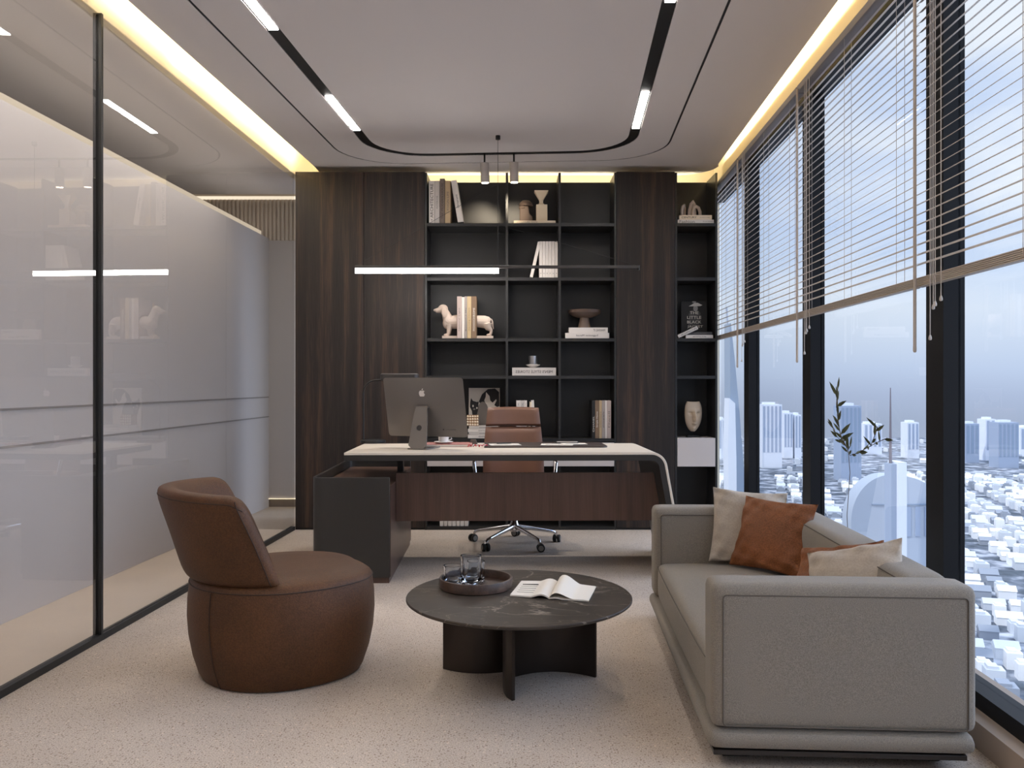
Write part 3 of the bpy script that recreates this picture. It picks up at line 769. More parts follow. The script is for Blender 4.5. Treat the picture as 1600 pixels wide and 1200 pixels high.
# fifth row, first bay
xs = ix(731); zz = z5
for k, (t, wd, off, c, lb) in enumerate([(.030, .26, 0, C_w, 'white book at the bottom of the stack behind the computer'), (.020, .25, .004, C_lg, 'pale grey book second in the stack behind the computer'), (.026, .25, -.004, C_w, 'white book third in the stack behind the computer'), (.024, .24, .002, C_lg, 'pale grey book at the top of the stack behind the computer')]):
    book('book', lb, (xs+.13+off, FY, zz), t, wd, .17, c, 'EDITION', .3, .4, M_inkg, flat=True); zz += t+.0005
v = thing('woven_box', 'small cream and gold woven box on the book stack behind the computer', 'box', (ix(738.3), FY+.06, zz))
m = MB(); m.box(-.048, -.045, 0, .048, .045, .088); m.build('body', mat('woven_gold', (150, 112, 74), .6), v)
m = MB()
for i in range(5):
    for j in range(4): m.ell((-.04+.02*i, -.046, .011+.0222*j), (.0085, .006, .0085), 8, 6)
m.build('beads', mat('woven_cream', (232, 214, 190), .6), v, smooth=True)
# illustrated board
v = thing('illustrated_board', 'illustration of a woman with two cats leaning in the bookcase, beside the computer', 'picture', (ix(755.5), FY+.19, z5+.0))
bd = .262; bh = .415
MB().box(-bd/2, 0, 0, bd/2, .012, bh).build('board', cv('board', (206, 196, 184)), v)
def flat(pts, mname, y=-.001, parent=v, nm='drawing'):
    m = MB(); m.prism(pts, y, y+.0009, 'y'); return m.build(nm, mname, parent)
def blob(cx, cz, rx, rz, n=20, a0=0, a1=2*PI): return [(cx+rx*math.cos(a0+(a1-a0)*i/n), cz+rz*math.sin(a0+(a1-a0)*i/n)) for i in range(n if a1-a0 > 6 else n+1)]
M_dk = mat('print_black', (34, 30, 30), .7); M_gy = mat('print_grey', (124, 116, 110), .7); M_lt = mat('print_pale', (224, 214, 202), .7)
flat([(-.045, .30), (-.02, .36), (.03, .405), (.09, .41), (.125, .38), (.128, .26), (.10, .25), (.07, .20), (.05, .30), (.02, .28), (-.03, .28)], M_dk)
flat([(.015, .38), (.045, .345), (.05, .31), (.07, .29), (.10, .32), (.105, .31), (.085, .27), (.12, .245), (.128, .20), (.128, .10), (.03, .10), (.03, .24), (.01, .28), (.0, .31), (.012, .34)], M_lt, -.0021)
flat(blob(-.012, .17, .055, .13), M_gy, -.0032)
flat([(-.112, .33), (-.096, .305), (-.06, .295), (-.048, .30), (-.05, .27), (-.052, .23), (-.06, .2), (-.062, .185), (-.10, .185), (-.105, .22), (-.122, .255), (-.12, .29)], M_dk, -.0043)
flat(blob(-.095, .262, .006, .010), M_lt, -.0054); flat(blob(-.062, .245, .006, .008), M_lt, -.0054); flat(blob(-.085, .235, .010, .007), M_gy, -.0054)
# fifth row, second bay (behind the chair)
hx = ix(806.8)
for (t, c, le, lb) in ((.034, C_w, 0, 'white book, first of the short row above the office chair'), (.036, C_lg, 0, 'pale grey book, second of the short row above the office chair'), (.018, C_w, 0, 'thin white book, third of the short row above the office chair')):
    book('book', lb, (hx+t/2, FY, z5), t-.001, .312, .2, c, 'VOL', .2, .4, M_inkg, tpos=.35); hx += t
book('book', 'white book leaning at the right of the short row above the office chair', (hx+.062, FY, z5+.002), .022, .312, .2, C_w, None, lean=-R(3))
book('book', 'cream book leaning in the gap of the short row above the office chair', (hx+.016, FY, z5+.001), .016, .300, .2, C_cr, None, lean=R(3))
# fifth row, third bay
hx = ix(925)
for (t, c, tx, tcx, lb) in ((.026, C_bk, 'CHANEL', M_paper, 'black book with a white spine title, first in the lower right bay'), (.034, C_br, 'Simple Home', M_paper, 'brown book with white spine title in the lower right bay'), (.022, C_tan, 'interiors', M_inkg, 'tan book in the lower right bay'),
                       (.026, C_g2, 'photography', M_ink, 'grey book with dark title in the lower right bay'), (.016, C_w, None, None, 'thin white book in the lower right bay'), (.034, C_pk, 'Dwell', M_inkg, 'rosy grey book, last at the right of the lower right bay')):
    book('book', lb, (hx+t/2, FY, z5), t-.001, .312, .21, c, tx, .42, .5, tcx, tpos=-.12 if tx == 'CHANEL' else 0, mirror=False); hx += t
# bottom shelf: small row of white volumes just visible under the desk panel
for k in range(7):
    book('book', 'low white volume on the bottom shelf under the desk panel', (ix(690)+k*.034, FY, .028), .030, .12+.01*(k % 3), .16, C_w, None, group='low white volumes on the bottom shelf')
# right bookcase
cx = (bx(1055)+bx(1121))/2
book('book', 'cream book lying flat with the title Fashion, on the top shelf by the window', (cx, FY, z1), .032, .300, .22, C_w, 'Fashion', .42, .7, M_inkg, flat=True, tpos=-.24, txt2=('Dress Design', .26, .3, .33, M_inkg))
book('book', 'cream book lying flat with the title CENTURY, on the Fashion book', (cx, FY+.006, z1+.0325), .038, .270, .2, C_cr, 'CENTURY', .46, .42, M_ink, flat=True, tpos=-.2, txt2=('of interior design', .3, .22, .28, M_inkg))
v = thing('knot_sculpture', 'off-white looping clay sculpture on the CENTURY book', 'sculpture', (cx-.01, FY+.1, z1+.071))
M_clay = mat('rough_clay', (206, 190, 178), .8, bump=(140, .4, .003))
def arch(pts, r, nm='loop'):
    m = MB(); m.tube(pts, r, 12); m.build(nm, M_clay, v, smooth=True)
arch([(-.085+.004, 0, .0), (-.085, 0, .05), (-.078, .0, .09), (-.066, .01, .102), (-.058, .03, .08), (-.056, .04, .04), (-.056, .04, 0)], .013)
arch([(-.022, 0, 0), (-.018, 0, .06), (-.005, 0, .11), (.008, 0, .128), (.02, .012, .11), (.026, .02, .06), (.026, .02, 0)], .0155)
arch([(.004, -.02, 0), (.004, -.022, .045), (.012, -.024, .075), (.03, -.022, .086), (.052, -.012, .075), (.066, -.004, .045), (.069, 0, .0)], .0135)
# third row right: photo book
book('book', 'pale book lying flat at the bottom under the black photo book by the window', (cx+.03, FY, z3), .028, .225, .2, C_w, 'ARCHITECTURE', .5, .34, M_inkg, flat=True)
book('book', 'dark grey book lying flat directly under the black photo book by the window', (cx+.035, FY+.006, z3+.029), .0235, .205, .19, cv('charcoal', (70, 68, 68)), 'PHOTOGRAPHS', .5, .34, M_inkg, flat=True)
o = thing('photo_book', 'black photo book with a hatted figure on its cover, front facing the room', 'book', (cx+.012, FY+.12, z3+.053)); pb = o
bw, bh = .215, .262
MB().box(-bw/2, 0, 0, bw/2, .003, bh).box(-bw/2, .025, 0, bw/2, .028, bh).box(-bw/2, .003, 0, -bw/2+.003, .025, bh).build('cover', C_bk, pb)
MB().box(-bw/2+.004, .0033, .003, bw/2-.003, .0247, bh-.003).build('pages', M_paper, pb)
M_ph = mat('photo_mid_grey', (150, 146, 144), .5); M_phl = mat('photo_light_grey', (196, 192, 188), .5)
flat([(-.02, .19), (-.045, .16), (-.04, .12), (-.05, .06), (-.03, .02), (.03, .02), (.045, .07), (.05, .13), (.055, .165), (.03, .19)], mat('photo_dark_grey', (70, 68, 68), .5), -.0012, pb, 'cover_photo')
flat(blob(.012, .205, .019, .026), M_ph, -.0024, pb, 'cover_photo')
flat([(-.045, .222), (-.02, .236), (.0, .25), (.03, .252), (.055, .238), (.07, .232), (.05, .224), (.01, .222)], M_phl, -.0036, pb, 'cover_photo')
flat(blob(.0, .258, .018, .006), M_ph, -.0036, pb, 'cover_photo')
for tx, zz_, ww in (('THE', .167, .072), ('LITTLE', .128, .118), ('BLACK', .090, .118), ('JACKET', .050, .130)):
    lettering(tx, ww, .024, (.0+(.008 if tx == 'JACKET' else 0), -.006, zz_), pb, M_paper)
o = book('book', 'white ARCHITECTURE book leaning diagonally in front of the black photo book', (bx(1057)+.022, FY-.006, z3+.004), .026, .178, .10, C_w, '• ARCHITECTURE', .9, .5, M_ink, lean=0)
o.rotation_euler = (0, R(90-25), 0); o.location = (bx(1057.5)+.013, FY-.010, z3+.0135)
# drawer top: mask
dz = bz(684.5)
v = thing('face_mask_sculpture', 'sand coloured face mask on a black stand, standing on the pale drawer', 'sculpture', (ix(1086.5), FY+.10, dz))
MB().box(-.052, -.035, 0, .052, .035, .016).build('stand_base', M_black, v, bevel=.002)
MB().cyl((0, .02, .014), .004, .13, 10).build('stand_rod', M_black, v)
def face(u, t):
    # u across 0..1, t up 0..1
    x = (u-.5)*2; z = t
    wd = .0725*(max(0, 1-abs((z-.60)/.62)**2.0))**.62 if z < .6 else .0725*(1-.30*((z-.6)/.4)**3)
    if z < .02: wd = max(wd, .006)
    top = .235 + (-.012*math.sin(x*2.2+.5) if z > .9 else 0)
    Z = z*.245
    y = -.052*math.sqrt(max(0, 1-(x*.92)**2))*(.55+.45*math.sin(PI*min(1, max(0, z*.85+.12))))
    g = lambda a, b, sx, sz: math.exp(-((x-a)/sx)**2-((z-b)/sz)**2)
    y0_ = y
    y -= .026*g(0, .43, .15, .10)*(1) + .018*g(0, .55, .12, .13)       # nose
    y -= .008*g(0, .70, .55, .06)                                       # brow
    y += .017*(g(.40, .615, .20, .05)+g(-.40, .615, .20, .05))          # eye sockets
    y -= .008*(g(.40, .605, .15, .025)+g(-.40, .605, .15, .025))
    y += .006*(g(.22, .46, .10, .08)+g(-.22, .46, .10, .08))
    y -= .013*g(0, .275, .26, .022)+.012*g(0, .225, .22, .024)-.010*g(0, .25, .3, .010)
    y += .005*g(0, .18, .2, .02); y -= .010*g(0, .10, .25, .07)
    y = y0_+(y-y0_)*1.35
    return (x*wd, y+.02, Z+.052)
m = MB(); m.grid(face, 33, 45)
o = m.build('mask', M_mask, v, smooth=True); so = o.modifiers.new('s', 'SOLIDIFY'); so.thickness = .01; so.offset = 0
o.rotation_euler = (R(3), 0, R(8))

# ------------------------------------------------------------------ pendant and spots
DP = 6.06
v = thing('linear_pendant', 'slim black linear pendant with a lit white half, hung above the desk', 'pendant light', ((778-800)*DP/1306, DP, 0))
kp = DP/1306
def pz(py): return 1.2+(600-py)*kp
def px_(p): return (p-778)*kp
MB().box(px_(555), -.014, pz(419.3), px_(998), .014, pz(415)).build('bar', mat('pendant_bar_grey', (66, 62, 60), .5), v, bevel=.002)
MB().box(px_(555.5), -.012, pz(427), px_(779), .012, pz(419.6)).build('diffuser', M_ledp, v)
MB().cyl((px_(998), 0, pz(422)), .007, .035, 10).build('end_cap', M_black, v)
MB().cyl((0, 0, ZC-.028), .017, .028, 20).build('canopy', M_black, v)
MB().tube([(0, 0, ZC-.02), (0, 0, pz(416))], .0018, 6).build('cable', M_black, v)
MB().tube([(0, 0, pz(287)), (px_(556), 0, pz(415))], .0014, 6).build('suspension_wire', M_black, v)
MB().tube([(0, 0, pz(351)), (px_(996), 0, pz(415))], .0014, 6).build('suspension_wire', M_black, v)
for pxx, lb in ((757, 'small white cylinder spotlight on the track, left of the pendant cable'), (803, 'small white cylinder spotlight on the track, right of the pendant cable')):
    D_ = 6.53-(pxx-800)*.0003
    v = thing('track_spotlight', lb, 'spotlight', ((pxx-800)*D_/1306, D_, ZC), 0, 'track spotlights')
    MB().cyl((0, 0, -.075), .007, .08, 12).build('stem', M_black, v)
    tm = Matrix.Rotation(R(5), 4, 'X') @ Matrix.Rotation(R(-2 if pxx < 800 else -1), 4, 'Y')
    tm = Matrix.Translation((0, 0, -.07)) @ tm
    MB().lathe([(0, -.150), (.028, -.150), (.034, -.152), (.034, 0), (.0, .0)], seg=28, m=tm).build('housing', M_spot, v, smooth=True)
    MB().lathe([(0, -.006), (.02, -.006), (.02, .004), (0, .004)], seg=20, m=tm).build('cap', M_black, v)
    MB().lathe([(0, -.156), (.026, -.156), (.027, -.150), (0, -.150)], seg=20, m=tm).build('lens', M_spotled, v)
    sp = bpy.data.lights.new('spot_beam', 'SPOT'); sp.energy = 20; sp.spot_size = R(42); sp.spot_blend = .9; sp.color = (1, .84, .62); sp.shadow_soft_size = .02
    so = bpy.data.objects.new('spot_beam', sp); COL.objects.link(so); so.parent = v; so.location = (0, .02, -.235)
    s2 = bpy.data.lights.new('spot_spill', 'SPOT'); s2.energy = 42; s2.spot_size = R(120); s2.spot_blend = 1; s2.color = (1, .93, .85); s2.shadow_soft_size = .03
    o2 = bpy.data.objects.new('spot_spill', s2); COL.objects.link(o2); o2.parent = v; o2.location = (0, -.012, -.24); o2.rotation_euler = (R(-8), 0, 0)
    so.rotation_euler = (R(72), 0, R(6 if pxx < 800 else 0))

# ------------------------------------------------------------------ desk
DESK_O = (0, 5.5, 0); DR = R(1.1)
desk = thing('executive_desk', 'large executive desk with cream top folding down into a slanted right leg', 'desk', DESK_O, DR)
ZT = .774
y0, y1 = 5.20-5.5, 6.0-5.5
def path_off(o):
    """outer profile offset inward by o: list of (x,z) from left end of the top to the floor"""
    r = .10-o; cx_, cz_ = .866, ZT-.10
    ang = math.atan2(ZT-.10, .118)      # leg slope
    a_end = PI/2-math.atan2(.118, ZT-.16)-0
    pts = [(-1.047, ZT-o)]
    a1 = PI/2; a0 = math.atan2(.118, ZT-.12)
    for i in range(11):
        a = a1+(a0-a1)*i/10; pts.append((cx_+r*math.cos(a), cz_+r*math.sin(a)))
    # go straight along the tangent to the floor
    x, z = pts[-1]; t = Vector((math.sin(a0), 0, -math.cos(a0))); s = z/(-t.z)
    pts.append((x+t.x*s, 0))
    return pts
def slab(o0, o1):
    a, b = path_off(o0), path_off(o1); m = MB(); n_ = len(a)
    for (yy) in (y0, y1):
        m.v += [(p[0], yy, p[1]) for p in a]+[(p[0], yy, p[1]) for p in b]
    f = []
    for i in range(n_-1):
        f.append((i, i+1, n_+i+1, n_+i)); f.append((2*n_+i, 3*n_+i, 3*n_+i+1, 2*n_+i+1))
        f.append((i, 2*n_+i, 2*n_+i+1, i+1)); f.append((n_+i, n_+i+1, 3*n_+i+1, 3*n_+i))
    f += [(0, n_, 3*n_, 2*n_), (n_-1, 3*n_-1, 4*n_-1, 2*n_-1)]
    m.f = f
    return m
slab(0, .0155).build('desktop', M_deskwhite, desk, bevel=.0015, angle=50)
slab(.0158, .052).build('desktop_frame', M_deskdark, desk, bevel=.0015, angle=50)
pl = MB().prism([(-.74, .33), (.955, .33), (.90, .636), (-.74, .636)], 5.315-5.5, 5.335-5.5, 'y'); pl.build('modesty_panel', M_brown, desk, bevel=.001)
MB().box(-.74, 5.336-5.5, .60, .89, 5.35-5.5, .634).build('panel_rail', M_black, desk)
# pedestal
def yl(y): return y-5.5
sh = MB(); X0, X1, YA, YZ = -1.215, -.745, yl(5.04), yl(6.28)
outer = [(X1, YA)]+[(X0+.07+.07*math.cos(a), YA+.07+.07*math.sin(a)) for a in [1.5*PI-.5*PI*i/8 for i in range(9)]]+[(X0+.07+.07*math.cos(a), YZ-.07+.07*math.sin(a)) for a in [PI-.5*PI*i/8 for i in range(9)]]+[(X1, YZ)]
inner = [(X1, YA+.018)]+[(X0+.07+.052*math.cos(a), YA+.07+.052*math.sin(a)) for a in [1.5*PI-.5*PI*i/8 for i in range(9)]]+[(X0+.07+.052*math.cos(a), YZ-.07+.052*math.sin(a)) for a in [PI-.5*PI*i/8 for i in range(9)]]+[(X1, YZ-.018)]
k = len(outer)
for z in (.035, .637): sh.v += [(p[0], p[1], z) for p in outer]+[(p[0], p[1], z) for p in inner]
for i in range(k-1):
    sh.f += [(i, i+1, 2*k+i+1, 2*k+i), (k+i, 3*k+i, 3*k+i+1, k+i+1), (i, k+i, k+i+1, i+1), (2*k+i, 2*k+i+1, 3*k+i+1, 3*k+i)]
sh.f += [(0, 2*k, 3*k, k), (k-1, 2*k-1, 4*k-1, 3*k-1)]
sh.build('pedestal_shell', M_shell, desk, bevel=.0015, angle=50)
MB().box(X0+.028, YA+.0185, .035, X1-.002, YZ-.0185, .583).build('pedestal_cabinet', M_brownx, desk, bevel=.001)
MB().box(X1-.0018, YA+.0185, .036, X1+.004, YZ-.0185, .582).build('pedestal_side', M_brown, desk)
MB().prism(rrect(X0+.012, YA+.012, X1-.004, YZ-.012, .06, 6, (1, 0, 0, 1)), 0, .035).build('pedestal_plinth', M_brown, desk)
MB().box(-.80, yl(5.90), .584, -.76, yl(5.97), .721).build('support_block', M_deskdark, desk)

# desk top things (world coordinates on the desk top; depth from the table-top row)
def dk(px, py, z=ZT):
    D = (1.2-z)*1306/(py-600); return ((px-800)*D/1306, D)
# computer
cxm, cym = -.560, 5.57
im = thing('desktop_computer', 'grey all-in-one computer seen from behind, standing on the cream desk top', 'computer', (cxm, cym, ZT+.004), 0)
im.rotation_euler = (0, 0, R(180-19))    # local -Y = its screen side; local +Y = back... rotated so the back faces the viewer
# local frame: the back faces +Y
W_, H_ = .575, .402
TZ = .072
def scrm():
    return Matrix.Translation((0, 0, TZ)) @ Matrix.Rotation(R(-13), 4, 'X')
m = MB(); nx, nz = 41, 33
def backpt(i, j):
    x = (i/(nx-1)-.5)*2; z = (j/(nz-1)-.5)*2
    # rounded rectangle remap
    y = .034*max(0, 1-x*x)*max(0, 1-z*z)
    rr = .05
    X, Z = x*W_/2, z*H_/2
    cxx, czz = W_/2-rr*.4, H_/2-rr*.4; r_ = rr*.4
    if abs(X) > cxx and abs(Z) > czz:
        dx, dz = abs(X)-cxx, abs(Z)-czz; l = math.hypot(dx, dz)
        mxl = max(dx, dz)
        if l > 0: dx, dz = dx/l*mxl, dz/l*mxl
        X = math.copysign(cxx+dx, X); Z = math.copysign(czz+dz, Z)
    return (X, y, Z+H_/2)
M4 = scrm()
vs = [tuple(M4 @ Vector(backpt(i, j))) for i in range(nx) for j in range(nz)]
vf = [tuple(M4 @ Vector((backpt(i, j)[0], -.006, backpt(i, j)[2]))) for i in range(nx) for j in range(nz)]
G = nx*nz
fs = [(i*nz+j, (i+1)*nz+j, (i+1)*nz+j+1, i*nz+j+1) for i in range(nx-1) for j in range(nz-1)]
fs += [tuple(G+q for q in reversed(f)) for f in fs]
def rim(a, b): fs.append((a, b, G+b, G+a))
for i in range(nx-1): rim(i*nz, (i+1)*nz); rim((i+1)*nz+nz-1, i*nz+nz-1)
for j in range(nz-1): rim(j+1, j); rim((nx-1)*nz+j, (nx-1)*nz+j+1)
m.add(vs, fs); m.build('housing', M_imac, im, smooth=True)
MB().box(-W_/2+.006, -.0085, .012, W_/2-.006, -.0062, H_-.008, m=M4).build('screen', M_screen, im)
# stand: flared plate with round cable hole, foot under the screen
st = MB()
def stp(t, s):   # t 0 bottom..1 top
    hw_ = .066*(1-t)+.044*t
    yb = .075*(1-t)+.040*t
    return hw_, yb
nn = 10; lt = []
hz, hr, seg = .136, .0185, 24
# plate with hole: ring of outer boundary points matched to circle points
Zt = .278
ring_o, ring_i = [], []
for k in range(seg):
    a = 2*PI*k/seg; dx, dz = math.cos(a), math.sin(a)
    # ray from hole centre to the trapezoid edge
    best = 9
    if dz > 0: best = min(best, (Zt-hz)/dz)
    if dz < 0: best = min(best, (0-hz)/dz)
    # slanted sides |x| = .066 - (.022/Zt)*z
    for sg in (-1, 1):
        den = sg*dx+.022/Zt*dz
        if den > 1e-6: best = min(best, (.066-.022/Zt*hz)/den)
    ring_o.append((dx*best, hz+dz*best)); ring_i.append((dx*hr, hz+dz*hr))
def ypl(z): return .172-(.070)*(z/Zt)
v_ = []
for off in (0, .009):
    v_ += [(x, ypl(z)-off, z) for x, z in ring_o]+[(x, ypl(z)-off, z) for x, z in ring_i]
f_ = []
for k in range(seg):
    l = (k+1) % seg
    f_ += [(k, l, seg+l, seg+k), (2*seg+k, 3*seg+k, 3*seg+l, 2*seg+l), (k, 2*seg+k, 2*seg+l, l), (seg+k, seg+l, 3*seg+l, 3*seg+k)]
st.add(v_, f_)
st.box(-.066, -.055, -.003, .066, .172, .005)
st.box(-.044, .070, Zt-.012, .044, .104, Zt-.001)
st.build('stand', M_imac, im)
MB().lathe([(0, 0), (hr*.98, 0), (hr*.98, .003), (0, .003)], seg=24, m=Matrix.Translation((0, ypl(hz)-.006, hz)) @ Matrix.Rotation(R(90), 4, 'X')).build('cable_hole', mat('cable_hole_shadow_grey', (70, 66, 64), .6), im)
# bitten apple mark, cut as its outline, on the back
ap = []
raw = [(0, .52), (.12, .58), (.28, .62), (.46, .54), (.53, .46), (.44, .38), (.38, .24), (.40, .08), (.50, -.06), (.56, -.10), (.48, -.30), (.34, -.52), (.20, -.60), (.04, -.54), (-.08, -.54), (-.22, -.61), (-.36, -.54), (-.52, -.28), (-.58, .0), (-.56, .28), (-.42, .52), (-.24, .62), (-.10, .57)]
ML = M4 @ Matrix.Translation((0, .0262, H_*.745)) @ Matrix.Rotation(R(0), 4, 'X')
def mark(pts, s):
    m = MB(); n_ = len(pts)
    a = [tuple(ML @ Vector((-x*s, .0, z*s))) for x, z in pts]; b = [tuple(ML @ Vector((-x*s, .0022, z*s))) for x, z in pts]
    m.add(a+b, [tuple(range(n_)), tuple(range(2*n_-1, n_-1, -1))]+[(i, (i+1) % n_, n_+(i+1) % n_, n_+i) for i in range(n_)])
    return m
lg = mark(raw, .036)
lf = mark([(.02, .66), (.04, .84), (.20, 1.0), (.26, 1.0), (.24, .82), (.12, .68)], .036); lg.add(lf.v, lf.f)
lg.build('logo', M_imacl, im)
MB().lathe([(0, 0), (.004, 0), (.004, .003), (0, .003)], seg=12, m=M4 @ Matrix.Translation((-.125, .013, .055)) @ Matrix.Rotation(R(-90), 4, 'X')).build('lock_slot', M_black, im)
MB().box(-.21, .006, .052, -.14, .0125, .0545, m=M4).build('marking_line', mat('marking_dark', (88, 84, 80), .6), im)

# desk lamp behind the computer
lx, ly = dk(585, 691)
v = thing('desk_lamp', 'black desk lamp on a round base, standing behind the computer at the desk corner', 'desk lamp', (lx, ly-.06, ZT))
MB().lathe([(0, 0), (.088, 0), (.091, .004), (.091, .018), (.087, .022), (0, .022)], seg=40).build('base', M_black, v, smooth=True)
MB().tube([(-.07, 0, .02), (-.07, 0, .36)]+[(-.07+.10*(1-math.cos(t_)), 0, .36+.095*math.sin(t_)) for t_ in [PI/2*i/8 for i in range(1, 9)]]+[(.07, 0, .457)], .0065, 10).build('stem', M_black, v, smooth=True)
MB().prism(rrect(.052, -.02, .325, .10, .03), .448, .503).build('shade', mat('lamp_shade_dark', (58, 53, 51), .5), v, bevel=.012, seg=4)

# pink books, saucer and cup
bxp, byp = dk(722, 700.5)
v = thing('notebook', 'dusty pink notebook under the coffee cup beside the computer', 'notebook', (-.425, 5.76, ZT), R(3))
MB().box(-.17, -.11, 0, .15, .11, .003).box(-.17, -.11, .015, .15, .11, .018).box(-.17, .107, .003, .15, .11, .015).build('cover', M_pink, v)
MB().box(-.168, -.108, .0032, .148, .106, .0148).build('pages', M_paper, v)
v = thing('coffee_cup', 'white coffee cup on a saucer, on the pink notebook', 'cup', (-.47, 5.74, ZT+.0182))
MB().lathe([(0, 0), (.03, 0), (.055, .006), (.066, .012), (.064, .014), (.03, .006), (0, .005)], seg=32).build('saucer', M_white, v, smooth=True)
MB().lathe([(0, .006), (.026, .006), (.034, .02), (.037, .055), (.034, .055), (.031, .02), (0, .014)], seg=32).build('bowl', M_white, v, smooth=True)
MB().tube([(.034, 0, .045), (.052, 0, .046), (.056, 0, .03), (.034, 0, .02)], .0035, 8).build('handle', M_white, v, smooth=True)
v = thing('ribbon', 'red and white curled ribbon on the desk edge right of the pink notebook', 'ribbon', (-.235, 5.60, ZT))
random.seed(3)
m = MB(); m.tube([(-.06+.13*i/24, .012*math.sin(i*1.1), .006+.014*abs(math.sin(i*.9))) for i in range(25)], .0038, 6); m.build('red_band', M_red, v, smooth=True)
m = MB(); m.tube([(-.04+.10*i/20, .014*math.cos(i*1.2), .007+.014*abs(math.cos(i*.8))) for i in range(21)], .003, 6); m.build('white_band', M_white, v, smooth=True)
# desk pad with papers
v = thing('desk_pad', 'dark leather desk pad with rounded right end, under the papers', 'desk pad', (.22, 5.78, ZT), DR)
MB().prism(rrect(-.41, -.20, .42, .21, .05, 6, (0, 1, 1, 0)), 0, .010).build('pad', mat('dark_brown_pad', (58, 46, 42), .5), v, bevel=.002)
def sheet(x, y, wd, d, rz, lb, nm='paper_sheet', m_=None, z=.0102, t=.0012):
    o = thing(nm, lb, 'paper', (x, y, ZT+z), rz)
    MB().box(-wd/2, -d/2, 0, wd/2, d/2, t).build('sheet', m_ or M_paper, o)
    MB().box(-wd*.36, -d*.3, t, wd*.1, -d*.26, t+.0003).box(-wd*.36, -d*.1, t, wd*.3, -d*.06, t+.0003).box(-wd*.36, d*.1, t, wd*.2, d*.14, t+.0003).build('printed_lines', M_inkg, o)
sheet(-.05, 5.74, .21, .15, R(8), 'white sheet with a pen, lying on the left of the desk pad')
v = thing('pen', 'slim dark pen lying on the left paper sheet', 'pen', (-.055, 5.79, ZT+.0155)); MB().tube([(-.05, -.01, 0), (.05, .02, 0)], .0035, 8).build('barrel', M_black, v, smooth=True)
sheet(.31, 5.74, .22, .15, R(-6), 'white sheet with grey print, centre right of the desk pad')
sheet(.43, 5.79, .17, .13, R(5), 'small white sheet overlapping at the right of the desk pad', z=.0118)
v = thing('tablet', 'small black tablet at the back of the desk pad beside the papers', 'tablet', (.39, 5.90, ZT+.0105), R(-8))
MB().prism(rrect(-.08, -.05, .08, .05, .008), 0, .007).build('case', M_black, v, bevel=.001); MB().box(-.072, -.044, .007, .072, .044, .0074).build('screen', M_paperg, v)
v = thing('paperweight', 'small dark tapered block at the left end of the desk pad', 'paperweight', (-.27, 5.84, ZT))
frust(-.03, .03, -.03, .03, -.018, .018, -.018, .018, 0, .038).build('block', M_bust, v, bevel=.002)

# ------------------------------------------------------------------ office chair
oc = thing('office_chair', 'chestnut leather executive chair on a chrome five-star base behind the desk', 'office chair', (.018, 6.255, 0), R(2))
def castor(a, r):
    c = (r*math.cos(a), r*math.sin(a))
    o = empty('castor', (c[0], c[1], 0), a+R(60)); o.parent = oc
    for s in (-1, 1):
        MB().lathe([(0, -.011), (.024, -.011), (.029, -.007), (.029, .007), (.024, .011), (0, .011)], (0, 0, 0), 24, m=Matrix.Translation((0, s*.0165, .029)) @ Matrix.Rotation(PI/2, 4, 'X')).build('wheel', M_rubber, o, smooth=True)
        MB().lathe([(0, -.012), (.019, -.012), (.019, .012), (0, .012)], (0, 0, 0), 20, m=Matrix.Translation((0, s*.0175, .029)) @ Matrix.Rotation(PI/2, 4, 'X')).build('wheel_cap', M_greymetal, o)
    MB().tube([(0, 0, .03), (-.012, 0, .05), (-.015, 0, .075)], .008, 8).build('fork', M_chrome, o, smooth=True)
for k in range(5):
    a = -PI/2+R(36)+k*2*PI/5-R(4)
    castor(a, .335)
    e = Vector((math.cos(a), math.sin(a), 0))
    MB().tube([(e*.02)+Vector((0, 0, .135)), e*.12+Vector((0, 0, .118)), e*.28+Vector((0, 0, .088)), e*.315+Vector((0, 0, .080)), e*.322+Vector((0, 0, .064))], [.019, .016, .012, .011, .009], 10).build('base_arm', M_chrome, oc, smooth=True)
MB().lathe([(0, .10), (.034, .10), (.036, .15), (.027, .17), (.027, .34), (.02, .345), (.02, .42), (0, .42)], seg=24).build('gas_column', M_chrome, oc, smooth=True)
MB().box(-.13, -.14, .415, .13, .12, .44).build('tilt_mechanism', M_black, oc, bevel=.01)
MB().box(-.25, -.29, .44, .25, .20, .52).build('seat', M_chairleather, oc, bevel=.035, seg=5)
